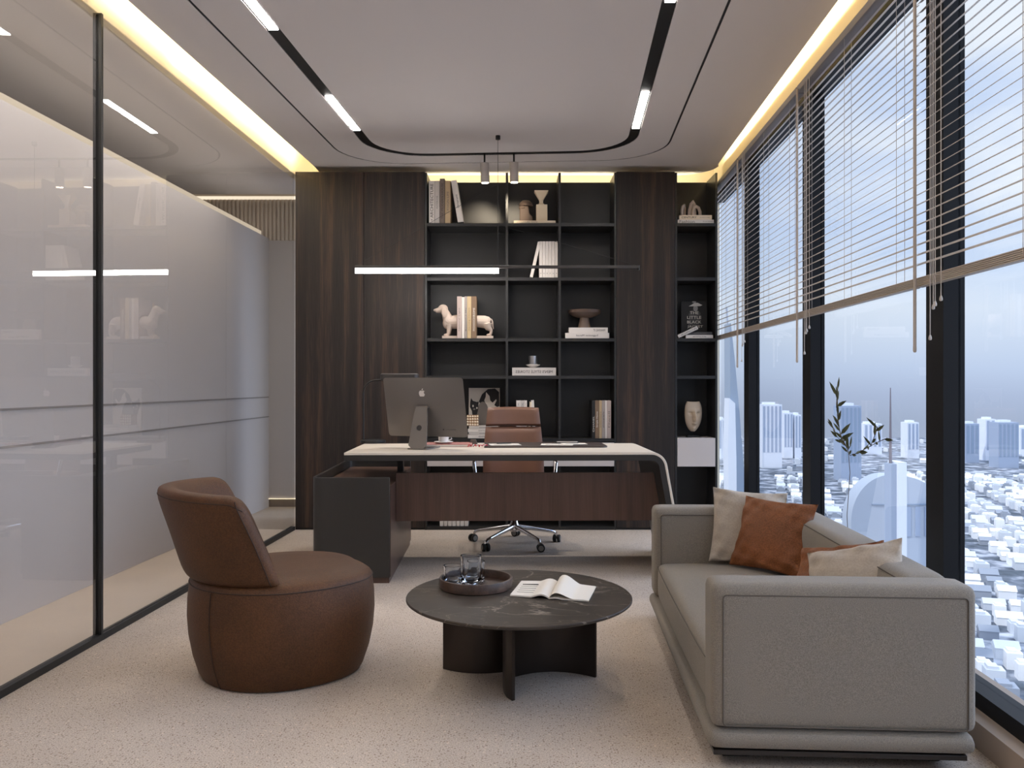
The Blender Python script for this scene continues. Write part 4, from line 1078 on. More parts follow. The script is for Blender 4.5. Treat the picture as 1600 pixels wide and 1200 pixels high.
# backrest: three stitched cushions following one curve
def backrest(z0, z1, nm):
    def w_(z): return .235-.040*max(0, (z-.62)/.43)**1.2
    def yb(z): return .165+.10*((z-.45)/.6)
    m = MB(); nu, nv = 15, 9
    def fn(u, t, s):
        x = (u-.5)*2; z = z0+(z1-z0)*t
        e = (1-abs(x)**8)**.5 if abs(x) < 1 else 0
        q = (1-abs(2*t-1)**8)**.5 if 0 < t < 1 else 0
        th = .030*max(.02, e*q)
        return (x*w_(z), yb(z)+.045*(1-x*x)*1.0+s*th, z+.006*(1-x*x)*(1 if z1 > 1 and t > .5 else 0)*(2*t-1 if t > .5 else 0))
    v0 = [fn(i/(nu-1), j/(nv-1), -1) for i in range(nu) for j in range(nv)]; v1 = [fn(i/(nu-1), j/(nv-1), 1) for i in range(nu) for j in range(nv)]
    g_ = nu*nv; f = [(i*nv+j, (i+1)*nv+j, (i+1)*nv+j+1, i*nv+j+1) for i in range(nu-1) for j in range(nv-1)]
    f += [tuple(g_+q for q in reversed(t)) for t in f]
    for i in range(nu-1): f += [(i*nv, (i+1)*nv, g_+(i+1)*nv, g_+i*nv), (i*nv+nv-1, g_+i*nv+nv-1, g_+(i+1)*nv+nv-1, (i+1)*nv+nv-1)]
    for j in range(nv-1): f += [(j, g_+j, g_+j+1, j+1), ((nu-1)*nv+j, (nu-1)*nv+j+1, g_+(nu-1)*nv+j+1, g_+(nu-1)*nv+j)]
    m.add(v0+v1, f); return m.build(nm, M_chairleather, oc, smooth=True)
backrest(.872, 1.015, 'headrest_cushion'); backrest(.672, .868, 'backrest_cushion'); backrest(.46, .668, 'backrest_cushion')
for s in (-1, 1):
    MB().tube([(s*.20, -.18, .45), (s*.285, -.16, .47), (s*.30, -.13, .62), (s*.295, -.08, .648), (s*.275, .12, .66), (s*.245, .20, .64)], .015, 10).build('armrest_frame', M_chrome, oc, smooth=True)
    MB().box(s*.292-.022, -.14, .657, s*.292+.022, .10, .680).build('armrest_pad', M_chairleather, oc, bevel=.008, seg=3)

# ------------------------------------------------------------------ lounge armchair
AC = (-.985, 3.545)
ac = thing('swivel_armchair', 'round brown leather armchair with a wrap-around back, left of the coffee table', 'armchair', (AC[0], AC[1], 0), R(32))
# local +X is the way it faces
def plan(a, r, z=0):
    """slightly pointed rounded plan: more reach at the front corners"""
    e = 1+.10*math.exp(-((abs(((a+PI) % (2*PI))-PI)-R(38))/R(30))**2)-.02*math.exp(-((((a+PI) % (2*PI))-PI)/R(25))**2)
    return (r*e*math.cos(a), r*e*math.sin(a))
def drum(prof, nm, m_, seg=72):
    m = MB(); vs = []; n_ = len(prof)
    for i in range(seg):
        a = 2*PI*i/seg
        for r, z in prof:
            x, y = plan(a, r); vs.append((x, y, z))
    fs = []
    for i in range(seg):
        j = (i+1) % seg
        for k in range(n_-1): fs.append((i*n_+k, j*n_+k, j*n_+k+1, i*n_+k+1))
    fs.append(tuple(i*n_ for i in range(seg-1, -1, -1))); fs.append(tuple(i*n_+n_-1 for i in range(seg)))
    m.add(vs, fs); return m.build(nm, m_, ac, smooth=True)
drum([(.295, 0), (.312, .006), (.325, .03), (.347, .10), (.362, .18), (.368, .26), (.366, .33), (.360, .385), (.358, .3945)], 'base', M_leather)
drum([(.350, .3945), (.358, .396), (.352, .408), (.335, .420), (.28, .432), (.18, .440), (.08, .443), (.01, .444)], 'seat_cushion', M_leather)
def ringseam(r, z, nm, rad=.0022):
    m = MB(); m.tube([(*plan(2*PI*i/80, r), z) for i in range(80)], rad, 6, closed=True); m.build(nm, M_seaml, ac, smooth=True)
ringseam(.3595, .395, 'seam')
m = MB(); a_ = R(180+28); m.tube([(*plan(a_, r+.001), z) for r, z in [(.312, .006), (.325, .03), (.347, .10), (.362, .18), (.368, .26), (.366, .33), (.360, .39)]], .002, 6); m.build('seam', M_seaml, ac, smooth=True)
# wrap-around back
def back_surface():
    m = MB(); nu, nv = 61, 28
    A0 = R(72)
    vs = []
    for i in range(nu):
        u = (i/(nu-1)-.5)*2
        s_ = abs(u)
        top = .792-.012*s_-(.045*max(0, (s_-.84)/.16)**2.2)
        bot = .415+.0*s_
        thick = .052*(1-max(0, (s_-.93)/.07)**2*.9)
        for k in range(nv):
            t = k/nv
            q = 2*PI*t
            # superellipse loop in (radial, z)
            c_, s__ = math.cos(q), math.sin(q)
            rr = math.copysign(abs(c_)**.6, c_)*thick
            zz = math.copysign(abs(s__)**.38, s__)
            zn = (zz+1)/2
            z = bot+(top-bot)*zn
            ang = u*(A0+R(10)-R(17)*zn)        # ends slant back towards the top
            lean = .330+.115*zn**1.2-.02*s_
            a = PI-R(8)+ang
            x, y = (lean+rr)*math.cos(a), (lean+rr)*math.sin(a)
            x *= 1.0
            vs.append((x, y, z))
    fs = [(i*nv+k, (i+1)*nv+k, (i+1)*nv+(k+1) % nv, i*nv+(k+1) % nv) for i in range(nu-1) for k in range(nv)]
    fs += [tuple(range(nv)), tuple((nu-1)*nv+k for k in range(nv-1, -1, -1))]
    m.add(vs, fs); o = m.build('backrest', M_leather, ac, smooth=True)
    # seam along the outer edge
    k = 3
    sm = MB(); sm.tube([Vector(vs[i*nv+k])*1.0+Vector((0, 0, .001)) for i in range(1, nu-1)], .0022, 6); sm.build('seam', M_seaml, ac, smooth=True)
    for i in (2, nu-3):
        sm = MB(); sm.tube([Vector(vs[i*nv+(k_ % nv)])*1.004 for k_ in range(-5, 6)], .0022, 6); sm.build('seam', M_seaml, ac, smooth=True)
    return o
back_surface()

# ------------------------------------------------------------------ coffee table
TB = (.028, 3.35)
tb = thing('coffee_table', 'round dark marble coffee table on curved bronze blades', 'coffee table', (TB[0], TB[1], 0))
ZTB = .356
MB().lathe([(0, ZTB-.022), (.415, ZTB-.022), (.442, ZTB-.014), (.450, ZTB-.008), (.450, ZTB-.003), (.447, ZTB), (0, ZTB)], seg=128).build('table_top', M_marble, tb, smooth=True)
def blade(pts, th, nm='leg'):
    """vertical sheet along plan polyline, world plan coordinates"""
    P_ = [Vector((p[0]-TB[0], p[1]-TB[1])) for p in pts]; m = MB(); L0, R0 = [], []
    for i, p in enumerate(P_):
        t = P_[min(i+1, len(P_)-1)]-P_[max(i-1, 0)]; t.normalize(); nrm = Vector((-t.y, t.x))*th/2
        L0.append(p+nrm); R0.append(p-nrm)
    poly = [tuple(q) for q in R0]+[tuple(q) for q in reversed(L0)]
    n_ = len(P_)
    for z in (0.0, ZTB-.0225): m.v += [(p.x, p.y, z) for p in L0]+[(p.x, p.y, z) for p in R0]
    for i in range(n_-1):
        m.f += [(i, i+1, 2*n_+i+1, 2*n_+i), (n_+i, 3*n_+i, 3*n_+i+1, n_+i+1), (i, n_+i, n_+i+1, i+1), (2*n_+i, 2*n_+i+1, 3*n_+i+1, 3*n_+i)]
    m.f += [(0, 2*n_, 3*n_, n_), (n_-1, 2*n_-1, 4*n_-1, 3*n_-1)]
    return m.build(nm, M_bronze, tb, bevel=.0012, seg=1)
def arc(p, q, bulge, n_=14):
    p, q = Vector(p), Vector(q); d = q-p; nrm = Vector((-d.y, d.x)).normalized(); out = []
    for i in range(n_+1):
        t = i/n_; out.append(p+d*t+nrm*bulge*4*t*(1-t))
    return out
blade(arc((-.288, 3.525), (-.030, 3.490), -.038), .012)
blade([(.006, 3.166), (-.014, 3.20), (-.026, 3.25), (-.030, 3.32), (-.024, 3.40), (-.008, 3.475)], .014)
blade(arc((-.022, 3.40), (.344, 3.42), .080), .012)
blade(arc((-.02, 3.495), (.10, 3.70), .03), .012)
# tray
tr_ = thing('round_tray', 'round dark oak tray holding the glasses on the coffee table', 'tray', (-.150, 3.475, ZTB))
MB().lathe([(0, 0), (.146, 0), (.151, .004), (.152, .040), (.150, .043), (.143, .043), (.141, .040), (.140, .008), (0, .008)], seg=72).build('tray', M_tray, tr_, smooth=True)
M_glass = bpy.data.materials.new('clear_glass'); M_glass.use_nodes = True
gp_ = M_glass.node_tree.nodes['Principled BSDF']; gp_.inputs['Transmission Weight'].default_value = 1; gp_.inputs['Roughness'].default_value = .02; gp_.inputs['IOR'].default_value = 1.45; gp_.inputs['Base Color'].default_value = (.93, .96, 1, 1)
def tumbler(x, y, r, h, lb, facet=True):
    v = thing('glass_tumbler', lb, 'glass', (x, y, ZTB+.0085), 0, None)
    seg = 40; m = MB(); vs = []
    prof = [(0, 0), (r*.82, 0), (r*.93, .004)]
    nz_ = 12
    outer_ = []
    for i in range(nz_+1):
        z = .006+(h-.006)*i/nz_; outer_.append((r*(1), z, i))
    inner_ = [(r*.86, h), (r*.84, h*.45), (r*.80, h*.28), (r*.6, h*.20), (0, h*.18)]
    rows = [(0.0001, 0, 0), (r*.82, 0, 0), (r*.95, .003, 0)]+[(a, z, 1 if z < h*.62 else 0) for a, z, i in outer_]+[(a, z, 0) for a, z in inner_]
    for i in range(seg):
        a = 2*PI*i/seg
        for j, (rr, z, fc) in enumerate(rows):
            q = rr*(1-(.05*((math.sin(a*6+z*160)+1)/2)*(math.sin(z*140)+1)/2 if fc and facet else 0)); q = max(q, .0002)
            vs.append((q*math.cos(a), q*math.sin(a), z))
    n_ = len(rows)
    fs = [(i*n_+k, ((i+1) % seg)*n_+k, ((i+1) % seg)*n_+k+1, i*n_+k+1) for i in range(seg) for k in range(n_-1)]
    m.add(vs, fs); m.build('body', M_glass, v, smooth=True)
tumbler(-.168, 3.42, .043, .135, 'tall clear cut-glass tumbler standing at the front of the tray')
tumbler(-.246, 3.475, .040, .082, 'short clear glass at the left of the tray, beside the tall tumbler')
tumbler(-.155, 3.53, .040, .088, 'short clear glass behind the tall tumbler on the tray')
# open magazine
mg = thing('open_magazine', 'open magazine with a curling page on the coffee table', 'magazine', (0, 0, ZTB+.0005))
def page(A, B_, C, D_, curl, nm, thick=.004, lift=0):
    """A spine near, B outer near, C outer far, D spine far"""
    m = MB(); nu, nv = 16, 5
    def fn(u, v, off):
        a = Vector(A).lerp(Vector(B_), u); b = Vector(D_).lerp(Vector(C), u); p = a.lerp(b, v)
        return (p.x, p.y, curl(u, v)+off)
    v0 = [fn(i/(nu-1), j/(nv-1), 0) for i in range(nu) for j in range(nv)]
    v1 = [fn(i/(nu-1), j/(nv-1), thick) for i in range(nu) for j in range(nv)]
    g_ = nu*nv; f = [(i*nv+j, (i+1)*nv+j, (i+1)*nv+j+1, i*nv+j+1) for i in range(nu-1) for j in range(nv-1)]
    f += [tuple(g_+q for q in reversed(t)) for t in f]
    for i in range(nu-1): f += [(i*nv, (i+1)*nv, g_+(i+1)*nv, g_+i*nv), (i*nv+nv-1, g_+i*nv+nv-1, g_+(i+1)*nv+nv-1, (i+1)*nv+nv-1)]
    for j in range(nv-1): f += [(j, g_+j, g_+j+1, j+1), ((nu-1)*nv+j, (nu-1)*nv+j+1, g_+(nu-1)*nv+j+1, g_+(nu-1)*nv+j)]
    m.add(v0+v1, f)
    return m.build(nm, M_paper, mg, smooth=True)
sA, sD = (.145, 3.275), (.193, 3.545)
lA, lD = (-.008, 3.318), (.040, 3.555)
rA, rD = (.296, 3.235), (.348, 3.462)
page(sA, lA, lD, sD, lambda u, v: .001+.012*math.sin(min(1, u*2.2)*PI)*(1-u)*1.2, 'left_pages', .006)
page(sA, rA, rD, sD, lambda u, v: .001+.003*math.sin(min(1, u*3)*PI), 'right_pages', .004)
page(sA, (rA[0]-.004, rA[1]+.002), (rD[0]-.004, rD[1]), sD, lambda u, v: .0055+(.020+.012*v)*(math.sin(PI*min(1, (u/.62))**.62)**1.3), 'curled_page', .0008)
for k in range(5):
    t = .2+.13*k
    a = Vector(sA).lerp(Vector(sD), t); b = Vector(lA).lerp(Vector(lD), t)
    p, q = a.lerp(b, .45), a.lerp(b, .88)
    MB().tube([(p.x, p.y, .0092), (q.x, q.y, .0078)], .0007 if k < 4 else .0022, 5).build('printed_lines', M_inkg if k < 4 else M_ink, mg)

# ------------------------------------------------------------------ sofa
SR = -R(3.3); SA = (.622, 2.60)
sf = thing('sofa', 'low taupe fabric sofa along the windows, arms level with its back', 'sofa', (SA[0], SA[1], 0), SR)
SW, SL, ST = .805, 1.745, .578
AT = .145
ZB = .128
def rbox(nm, x0, y0, z0, x1, y1, z1, r, seg=5, m_=None, sub=0): return MB().box(x0, y0, z0, x1, y1, z1).build(nm, m_ or M_fabric, sf, bevel=r, seg=seg)
def fatbox(nm, x0, y0, z0, x1, y1, z1, r, dome=(0, 0, 0), n_=14, m_=None, par=None):
    """rounded box with domed faces"""
    par = par or sf
    cx_, cy_, cz_ = (x0+x1)/2, (y0+y1)/2, (z0+z1)/2; hx_, hy_, hz_ = (x1-x0)/2, (y1-y0)/2, (z1-z0)/2
    import bmesh
    bm = bmesh.new(); bmesh.ops.create_cube(bm, size=2)
    bmesh.ops.subdivide_edges(bm, edges=bm.edges[:], cuts=n_, use_grid_fill=True)
    for v in bm.verts:
        q = v.co.copy(); p = Vector((q.x*hx_, q.y*hy_, q.z*hz_))
        # denser samples near the edges
        def den(t): return math.copysign(1-(1-abs(t))**1.6, t)
        p = Vector((den(q.x)*hx_, den(q.y)*hy_, den(q.z)*hz_))
        inn = Vector((max(-hx_+r, min(hx_-r, p.x)), max(-hy_+r, min(hy_-r, p.y)), max(-hz_+r, min(hz_-r, p.z))))
        d = p-inn
        if d.length > 1e-6:
            k_ = max(abs(d.x), abs(d.y), abs(d.z)); p = inn+d.normalized()*min(r, k_ if (abs(d.x) > 0)+(abs(d.y) > 0)+(abs(d.z) > 0) < 2 else r)
        X, Y, Z = p.x/hx_, p.y/hy_, p.z/hz_
        f = lambda a, b: max(0, 1-a*a)**.5*max(0, 1-b*b)**.5
        p.x += dome[0]*f(Y, Z)*X; p.y += dome[1]*f(X, Z)*Y; p.z += dome[2]*f(X, Y)*Z
        v.co = p+Vector((cx_, cy_, cz_))
    me = bpy.data.meshes.new(nm); bm.to_mesh(me); bm.free(); me.materials.append(m_ or M_fabric)
    me.polygons.foreach_set('use_smooth', [True]*len(me.polygons))
    o = bpy.data.objects.new(nm, me); COL.objects.link(o); o.parent = par
    return o
fatbox('armrest', 0, 0, ZB, SW, AT, ST, .028, (.0, .004, .003))
fatbox('armrest', 0, SL-AT, ZB, SW, SL, ST, .028, (.0, .004, .003))
fatbox('backrest', SW-.175, AT+.002, ZB, SW-.002, SL-AT-.002, ST-.002, .045, (.010, 0, .006), 16)
fatbox('seat_cushion', .018, AT+.001, ZB, SW-.172, SL-AT-.001, .300, .03, (.012, 0, .030), 16)
# piping along the arm faces and the seat front
def pipe(pts, nm='piping', r=.0022, closed=False): MB().tube(pts, r, 6, closed=closed).build(nm, M_seam, sf, smooth=True)
for yy in (.002, SL-AT-.0005):
    pr = rrect(.034, ZB+.01, SW-.03, ST-.034, .012, 4); pipe([(x, yy-.0035, z) for x, z in pr], closed=True)
pr = rrect(.034, ZB+.01, SW-.2, ST-.034, .012, 4); pipe([(x, AT+.001, z) for x, z in pr], closed=True)
pipe([(.016-.009*math.sin(PI*i/20)**.5, AT+.02+(SL-2*AT-.04)*i/20, .286) for i in range(21)])
pipe([(SW-.168-.004*math.sin(PI*i/20), AT+.03+(SL-2*AT-.06)*i/20, ST-.018+.003*math.sin(PI*i/20)) for i in range(21)])
fatbox('base_cushion', -.012, -.012, .062, SW-.004, SL+.006, ZB-.003, .030, (.0, .0, 0), 14)
MB().box(.006, .006, .044, SW-.03, SL-.01, .0605).build('metal_base', mat('sofa_base_dark', (58, 54, 52), .35, .5), sf, bevel=.002)
for fx in (.05, SW-.16):
    for fy in (.10, SL-.16): MB().box(fx, fy, 0, fx+.09, fy+.05, .0438).build('foot', M_black, sf, bevel=.003)

# pillows
def pillow(label, loc, rot, w_, h_, t_, m_, seed, nm='throw_pillow'):
    root = thing(nm, label, 'pillow', loc); root.rotation_euler = rot
    rnd = random.Random(seed); ph = [rnd.uniform(0, 6) for _ in range(8)]
    n_ = 33; v0, v1 = [], []
    for i in range(n_):
        for j in range(n_):
            x = math.sin((i/(n_-1)-.5)*PI); y = math.sin((j/(n_-1)-.5)*PI)
            X = x*(1-.075*(1-y*y)*abs(x)); Y = y*(1-.075*(1-x*x)*abs(y))
            p = (max(0, 1-x*x))**.42*(max(0, 1-y*y))**.42
            edge = (abs(x)**3+abs(y)**3)
            wr = .010*edge*p**.5*(math.sin(7*x+5*y+ph[0])+.7*math.sin(13*x-9*y+ph[1])+.5*math.sin(19*y+4*x+ph[2]))
            z = t_*(p*.92)+wr
            if i in (0, n_-1) or j in (0, n_-1): z = .003; 
            v0.append((X*w_/2, Y*h_/2, z)); v1.append((X*w_/2, Y*h_/2, -t_*p*.92+wr*.6 if z > .003 else -.003))
    g_ = n_*n_; f = [(i*n_+j, (i+1)*n_+j, (i+1)*n_+j+1, i*n_+j+1) for i in range(n_-1) for j in range(n_-1)]
    f += [tuple(g_+q for q in reversed(t)) for t in f]
    for i in range(n_-1): f += [(i*n_, g_+i*n_, g_+(i+1)*n_, (i+1)*n_), (i*n_+n_-1, (i+1)*n_+n_-1, g_+(i+1)*n_+n_-1, g_+i*n_+n_-1)]
    for j in range(n_-1): f += [(j, j+1, g_+j+1, g_+j), ((n_-1)*n_+j, g_+(n_-1)*n_+j, g_+(n_-1)*n_+j+1, (n_-1)*n_+j+1)]
    m = MB(); m.add(v0+v1, f); m.build('cushion', m_, root, sub=1)
    return root
# orient: local z is the pillow's front
def orient(front, up):
    f = Vector(front).normalized(); u = Vector(up); u = (u-f*u.dot(f)).normalized(); r_ = u.cross(f)
    return Matrix((r_, u, f)).transposed().to_euler()
pillow('beige fabric pillow leaning on the far sofa arm, behind the large cognac pillow', (1.165, 4.12, .495), orient((-.22, -1, .32), (.06, 0, 1)), .36, .37, .055, M_fabric2, 1)
pillow('large cognac leather pillow at the far end of the sofa, before a beige pillow', (1.225, 3.93, .488), orient((-.75, -.60, .40), (0, 0, 1)), .39, .35, .056, M_pillow_l, 2)
pillow('brown leather pillow leaning on the sofa back, behind the near beige pillow', (1.215, 3.14, .450), orient((-.78, -.45, .60), (-.10, .22, 1)), .35, .33, .050, M_pillow_l, 3)
pillow('beige fabric pillow leaning on the sofa back near the viewer, beside the near arm', (1.225, 2.985, .470), orient((-.72, -.55, .52), (-.14, .28, 1)), .36, .33, .062, M_fabric2, 4)

# ------------------------------------------------------------------ olive branch in a vase behind the sofa
ov = thing('olive_branch', 'slender olive branch with narrow leaves rising behind the sofa back at the window', 'plant', (1.565, 3.86, .0895))
rnd = random.Random(11)
def spray(pts, nleaf, ll, dirs=None):
    m = MB(); m.tube(pts, [.0016]*len(pts), 5); m.build('stem', M_stem, ov, smooth=True)
    lm = MB()
    for k in range(nleaf):
        t = (k+.6)/nleaf*(len(pts)-1); i = min(int(t), len(pts)-2); p = Vector(pts[i]).lerp(Vector(pts[i+1]), t-i); d = (Vector(pts[i+1])-Vector(pts[i])).normalized()
        side = Vector((rnd.uniform(-.5, .5), (1 if k % 2 else -1)*rnd.uniform(.5, 1), rnd.uniform(-.2, .5)))
        dr = (d*.7+side).normalized(); l = ll*rnd.uniform(.7, 1.15); up = dr.cross(Vector((1, .3, .2))).normalized()*l*.14
        nb = dr.cross(up).normalized()*.0006
        q = [p, p+dr*l*.3+up, p+dr*l*.65+up*.8, p+dr*l, p+dr*l*.65-up*.8, p+dr*l*.3-up]
        lm.add([tuple(a+nb) for a in q]+[tuple(a-nb) for a in q], [(0, 1, 2, 3, 4, 5), (11, 10, 9, 8, 7, 6)]+[(a, (a+1) % 6, 6+(a+1) % 6, 6+a) for a in range(6)])
    if lm.v: lm.build('leaves', M_leafa, ov)
# local coordinates from the vase foot; stems rise about 1 m
spray([(0, 0, .13), (-.01, .02, .5), (.0, .01, .70), (.0, .03, .80), (-.01, .10, .87), (-.01, .135, .97), (-.012, .13, 1.06)], 0, .05)
spray([(.0, .03, .80), (-.01, .095, .87), (-.01, .13, .94), (-.012, .135, 1.02), (-.014, .12, 1.09)], 18, .078)
spray([(-.005, .05, .82), (-.01, .14, .86), (-.01, .20, .91)], 8, .065)
spray([(0, .01, .78), (-.01, -.10, .80), (-.012, -.20, .83), (-.014, -.30, .86), (-.016, -.40, .885)], 9, .062)
spray([(-.012, -.24, .84), (-.012, -.29, .90), (-.012, -.31, .93)], 4, .055)
spray([(0, .01, .78), (-.01, .02, .80), (-.012, -.03, .83)], 4, .045)
MB().lathe([(0, 0), (.022, 0), (.026, .02), (.026, .11), (.014, .14), (.014, .155), (.011, .155), (.011, .13), (0, .12)], seg=20).build('vase', M_white, ov, smooth=True)

# ================================================================== the city far below
GZ = -150.0
def cmat():
    m = bpy.data.materials.new('city_ground'); m.use_nodes = True; nt = m.node_tree; L = nt.links.new
    p = nt.nodes['Principled BSDF']; p.inputs['Roughness'].default_value = .9
    tc = N(nt, 'ShaderNodeTexCoord')
    v = N(nt, 'ShaderNodeTexVoronoi'); v.inputs['Scale'].default_value = .07; L(tc.outputs['Object'], v.inputs['Vector'])
    n = N(nt, 'ShaderNodeTexNoise'); n.inputs['Scale'].default_value = .05; n.inputs['Detail'].default_value = 6; L(tc.outputs['Object'], n.inputs['Vector'])
    r = ramp(nt, [(.38, s2l((78, 86, 94))), (.5, s2l((120, 126, 136))), (.60, s2l((190, 192, 198)))], n.outputs[0])
    r2 = ramp(nt, [(.2, (1.1, 1.1, 1.1)), (.6, (.55, .57, .6))], v.outputs['Distance'])
    mx = N(nt, 'ShaderNodeMix', data_type='RGBA', blend_type='MULTIPLY'); mx.inputs[0].default_value = .7
    L(r.outputs[0], mx.inputs[6]); L(r2.outputs[0], mx.inputs[7]); L(mx.outputs[2], p.inputs['Base Color'])
    return m
struct(MB().add([(-500, 100, GZ), (3200, 100, GZ), (3200, 2350, GZ), (-500, 2350, GZ)], [(0, 1, 2, 3)]).build('ground_city', cmat()), 'city ground far below the windows')
M_h = [mat('house_white', (236, 236, 236), .8), mat('house_pale', (206, 210, 216), .8), mat('house_grey', (150, 156, 166), .8)]
rnd = random.Random(5)
def house_mesh(kind):
    m = MB(); w_, d_, h_ = [(12, 9, 6), (10, 10, 8), (15, 8, 5), (9, 9, 10)][kind]
    m.box(-w_/2, -d_/2, 0, w_/2, d_/2, h_)
    if kind in (0, 2): m.prism([(-d_/2-.5, h_), (d_/2+.5, h_), (0, h_+3.5)], -w_/2-.4, w_/2+.4, 'x')
    else: m.box(-w_/2+1, -d_/2+1, h_, w_/2-3, d_/2-1, h_+1.6)
    return m
spots = []
def inview(x, y): return .23 < x/y < .66
TWR = [(1106, 1660, 400, 560)]
cell = 18.
ca_, sa_ = math.cos(R(-17)), math.sin(R(-17))
for i_ in range(-90, 160):
    for j_ in range(0, 160):
        if i_ % 5 == 0 or j_ % 6 == 0: continue
        gx, gy = i_*cell+rnd.uniform(-1, 1), j_*cell+rnd.uniform(-1, 1)
        x, y = gx*ca_-gy*sa_, gx*sa_+gy*ca_
        if not (240 < y < 2350 and .22 < x/y < .67): continue
        if 395 < y < 600 and (.235 < x/y < .30 or .385 < x/y < .53): continue
        if 1270 < y < 1870: 
            if rnd.random() < 2: 
                pxx_ = 800+1306*x/y
                if any(a0-25 < pxx_ < a1+25 and d0-30 < y < d0+60 for a0, a1, d0 in ((1191, 1222, 1500), (1225, 1252, 1700), (1314, 1346, 1300), (1350, 1378, 1800), (1418, 1436, 1700), (1509, 1530, 1600), (1540, 1556, 1650), (1560, 1592, 1500), (1122, 1135, 1700), (1594, 1640, 1750))): continue
        if y > 1350 and rnd.random() < .95: continue
        spots.append((x, y))
spots.sort(key=lambda s: s[0]**2+s[1]**2)
near, far = spots[:300], spots[300:]
protos = []
for i, (x, y) in enumerate(near):
    kd = rnd.randrange(4); mi = rnd.choice([0, 0, 0, 1, 1, 2])
    key = (kd, mi)
    pr = next((p for p in protos if p[0] == key), None)
    if pr is None:
        o = house_mesh(kd).build('low_building', M_h[mi]); protos.append((key, o))
    else:
        o = pr[1].copy(); COL.objects.link(o)
    o.location = (x, y, GZ); o.rotation_euler = (0, 0, R(-17)); o.scale = [rnd.uniform(.75, 1.08)]*3
    tag(o, 'small white or grey low building among hundreds in the bright city below', 'building', 'low buildings of the city below')
ms = [MB(), MB(), MB()]
for (x, y) in far:
    kd = rnd.randrange(4); q = house_mesh(kd); s_ = rnd.uniform(.8, 1.08); a = R(-17); c_, n_ = math.cos(a)*s_, math.sin(a)*s_
    ms[rnd.choice([0, 0, 1, 1, 2])].add([(x+p[0]*c_-p[1]*n_, y+p[0]*n_+p[1]*c_, GZ+p[2]*s_) for p in q.v], q.f)
allm = bpy.data.meshes.new('distant_low_buildings')
vv_, ff_, mi_ = [], [], []
for k, q in enumerate(ms):
    o_ = len(vv_); vv_ += q.v; ff_ += [tuple(i+o_ for i in f) for f in q.f]; mi_ += [k]*len(q.f)
allm.from_pydata(vv_, [], ff_)
for k in range(3): allm.materials.append(M_h[k])
allm.polygons.foreach_set('material_index', mi_)
o = bpy.data.objects.new('distant_low_buildings', allm); COL.objects.link(o); tag(o, 'countless tiny low buildings of the city further out', 'buildings', None, 'stuff')

def WX(px, D): return (px-800)*D/1306
def WZ(py, D): return 1.2+(600-py)*D/1306
M_tw = [mat('tower_white', (226, 230, 238), .8), mat('tower_blue_grey', (160, 172, 192), .6), mat('tower_glass', (140, 156, 176), .3)]
def tower(px0, px1, pyt, D, label, mi, rows=12, cols=5, dep=30, win=1):
    x0, x1 = WX(px0, D), WX(px1, D); zt = WZ(pyt, D)-GZ; W2 = x1-x0
    root = thing('tower_block', label, 'building', (x0, D, GZ))
    MB().box(0, 0, 0, W2, dep, zt).build('body', M_tw[mi], root)
    MB().box(W2*.15, dep*.2, zt, W2*.7, dep*.7, zt+4).build('roof_plant', M_tw[0], root)
    m = MB()
    for i in range(cols):
        a = W2*(i+.25)/cols; m.box(a, -.5, zt*.25, a+W2*.5/cols, .2, zt-3)
    m.build('window_bands', M_tw[1 if mi != 1 else 2], root)
tower(1191, 1222, 632, 1500, 'pale slab tower on the skyline left of the thick window post', 0)
tower(1225, 1239, 645, 1700, 'white tower at the right of the skyline group left of the thick window post', 0, cols=3)
tower(1242, 1252, 648, 1700, 'narrow pale tower touching the second window post on the skyline', 0, cols=2)
tower(1314, 1346, 634, 1300, 'blue-grey tower block behind the olive branch', 1)
tower(1350, 1378, 662, 1800, 'low white block right of the blue-grey tower on the skyline', 0, cols=4)
tower(1418, 1436, 660, 1700, 'white block on the skyline just left of the thickest window post', 0, cols=3)
tower(1509, 1530, 662, 1600, 'pale tower on the skyline right beside the thickest window post', 1, cols=3)
tower(1540, 1556, 655, 1650, 'white narrow tower on the skyline in the right window', 0, cols=2)
tower(1560, 1592, 660, 1500, 'blue-grey wide tower at the right edge of the skyline', 1, cols=5)
tower(1122, 1135, 655, 1700, 'pale tower on the skyline beside the bookcase', 0, cols=2)
tower(1594, 1640, 668, 1750, 'white low slab cut by the right edge of the skyline', 0, cols=5)
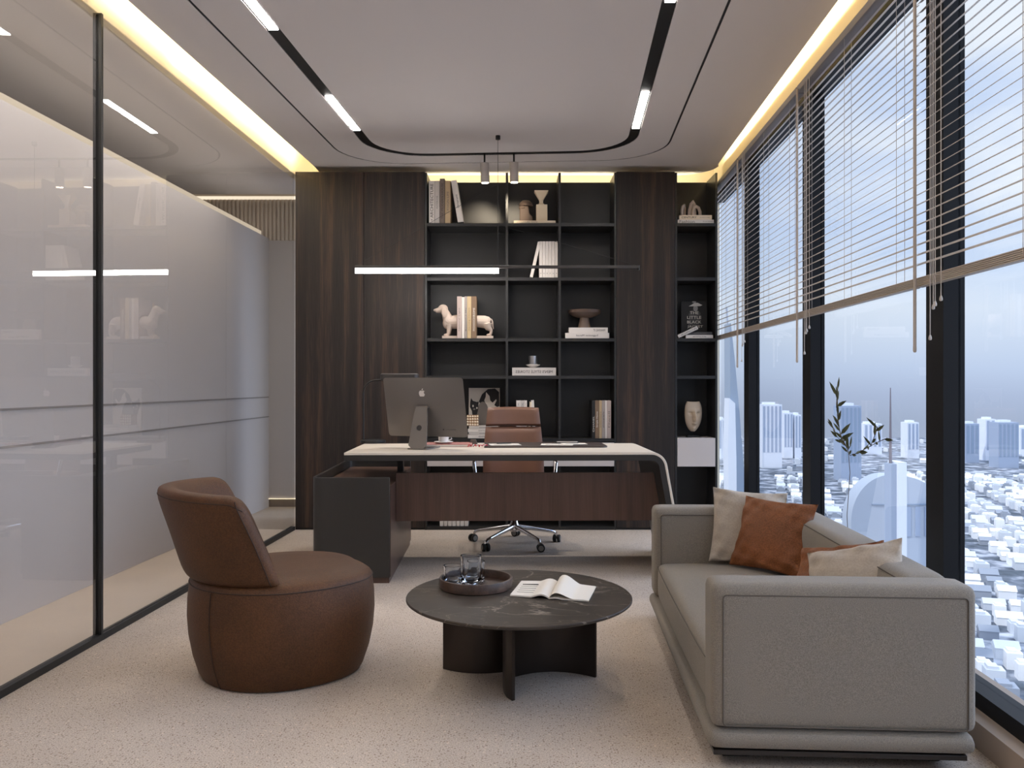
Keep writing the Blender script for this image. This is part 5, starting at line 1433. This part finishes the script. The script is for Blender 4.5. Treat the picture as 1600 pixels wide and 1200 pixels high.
# sail shaped tower
D = 520.
root = thing('sail_tower', 'tall curved glass skyscraper with a needle top beside the bookcase', 'skyscraper', (WX(1150, D), D, GZ))
def sx(px): return WX(px, D)-WX(1150, D)
def sz(py): return WZ(py, D)-GZ
m = MB(); m.prism([(sx(1144), 0), (sx(1166), 0), (sx(1163), sz(740)), (sx(1156), sz(650)), (sx(1148), sz(560)), (sx(1142), sz(505)), (sx(1140.5), sz(505)), (sx(1141), sz(620)), (sx(1143), sz(760))], 0, 14, 'y'); m.build('curved_body', M_tw[2], root)
m = MB(); m.prism([(sx(1140), 0), (sx(1150), 0), (sx(1148), sz(720)), (sx(1146), sz(630)), (sx(1137), sz(622)), (sx(1135), sz(700))], -4, 8, 'y'); m.build('white_wing', M_tw[0], root)
MB().tube([(sx(1141.5), 7, sz(505)), (sx(1140), 7, sz(478))], .5, 6).build('needle', M_tw[1], root)
# mast building and rounded white building
D = 420.
root = thing('mast_building', 'slender antenna mast on a pale narrow tower in the middle window', 'skyscraper', (WX(1397, D), D, GZ))
m = MB(); m.tube([(0, 4, WZ(735, D)-GZ), (0, 4, WZ(606, D)-GZ)], [.9, .25], 8); m.build('mast', mat('mast_grey', (120, 112, 118), .6), root)
x_ = lambda px: WX(px, D)-WX(1397, D)
MB().box(x_(1393), 0, 0, x_(1401), 8, WZ(725, D)-GZ).build('core', M_tw[1], root)
MB().box(x_(1401), -2, 0, x_(1414), 10, WZ(722, D)-GZ).build('body', M_tw[0], root)
D = 440.
root = thing('rounded_building', 'broad white building with a rounded shoulder behind the mast', 'building', (WX(1330, D), D, GZ))
x_ = lambda px: WX(px, D)-WX(1330, D)
z_ = lambda py: WZ(py, D)-GZ
pts = [(0, 0), (x_(1460), 0), (x_(1460), z_(775))]+[(x_(1392)+(x_(1460)-x_(1392))*math.cos(t_), z_(775)+(z_(742)-z_(775))*math.sin(t_)) for t_ in [PI/2*i/14 for i in range(1, 14)]]+[(x_(1392)-(x_(1392))*math.sin(t_), z_(815)+(z_(742)-z_(815))*math.cos(t_)) for t_ in [PI/2*i/18 for i in range(0, 19)]]
MB().prism(pts, 0, 12, 'y').build('body', mat('building_pale_concrete', (176, 184, 196), .8), root, smooth=True)
m = MB()
for k in range(5): m.box(x_(1415)+k*5, -.5, z_(838)+0, x_(1415)+k*5+2.5, .1, z_(792))
m.build('window_bands', M_tw[1], root)
MB().box(x_(1362), -.6, z_(789), x_(1460), .1, z_(787)).build('ledge_line', M_tw[2], root)
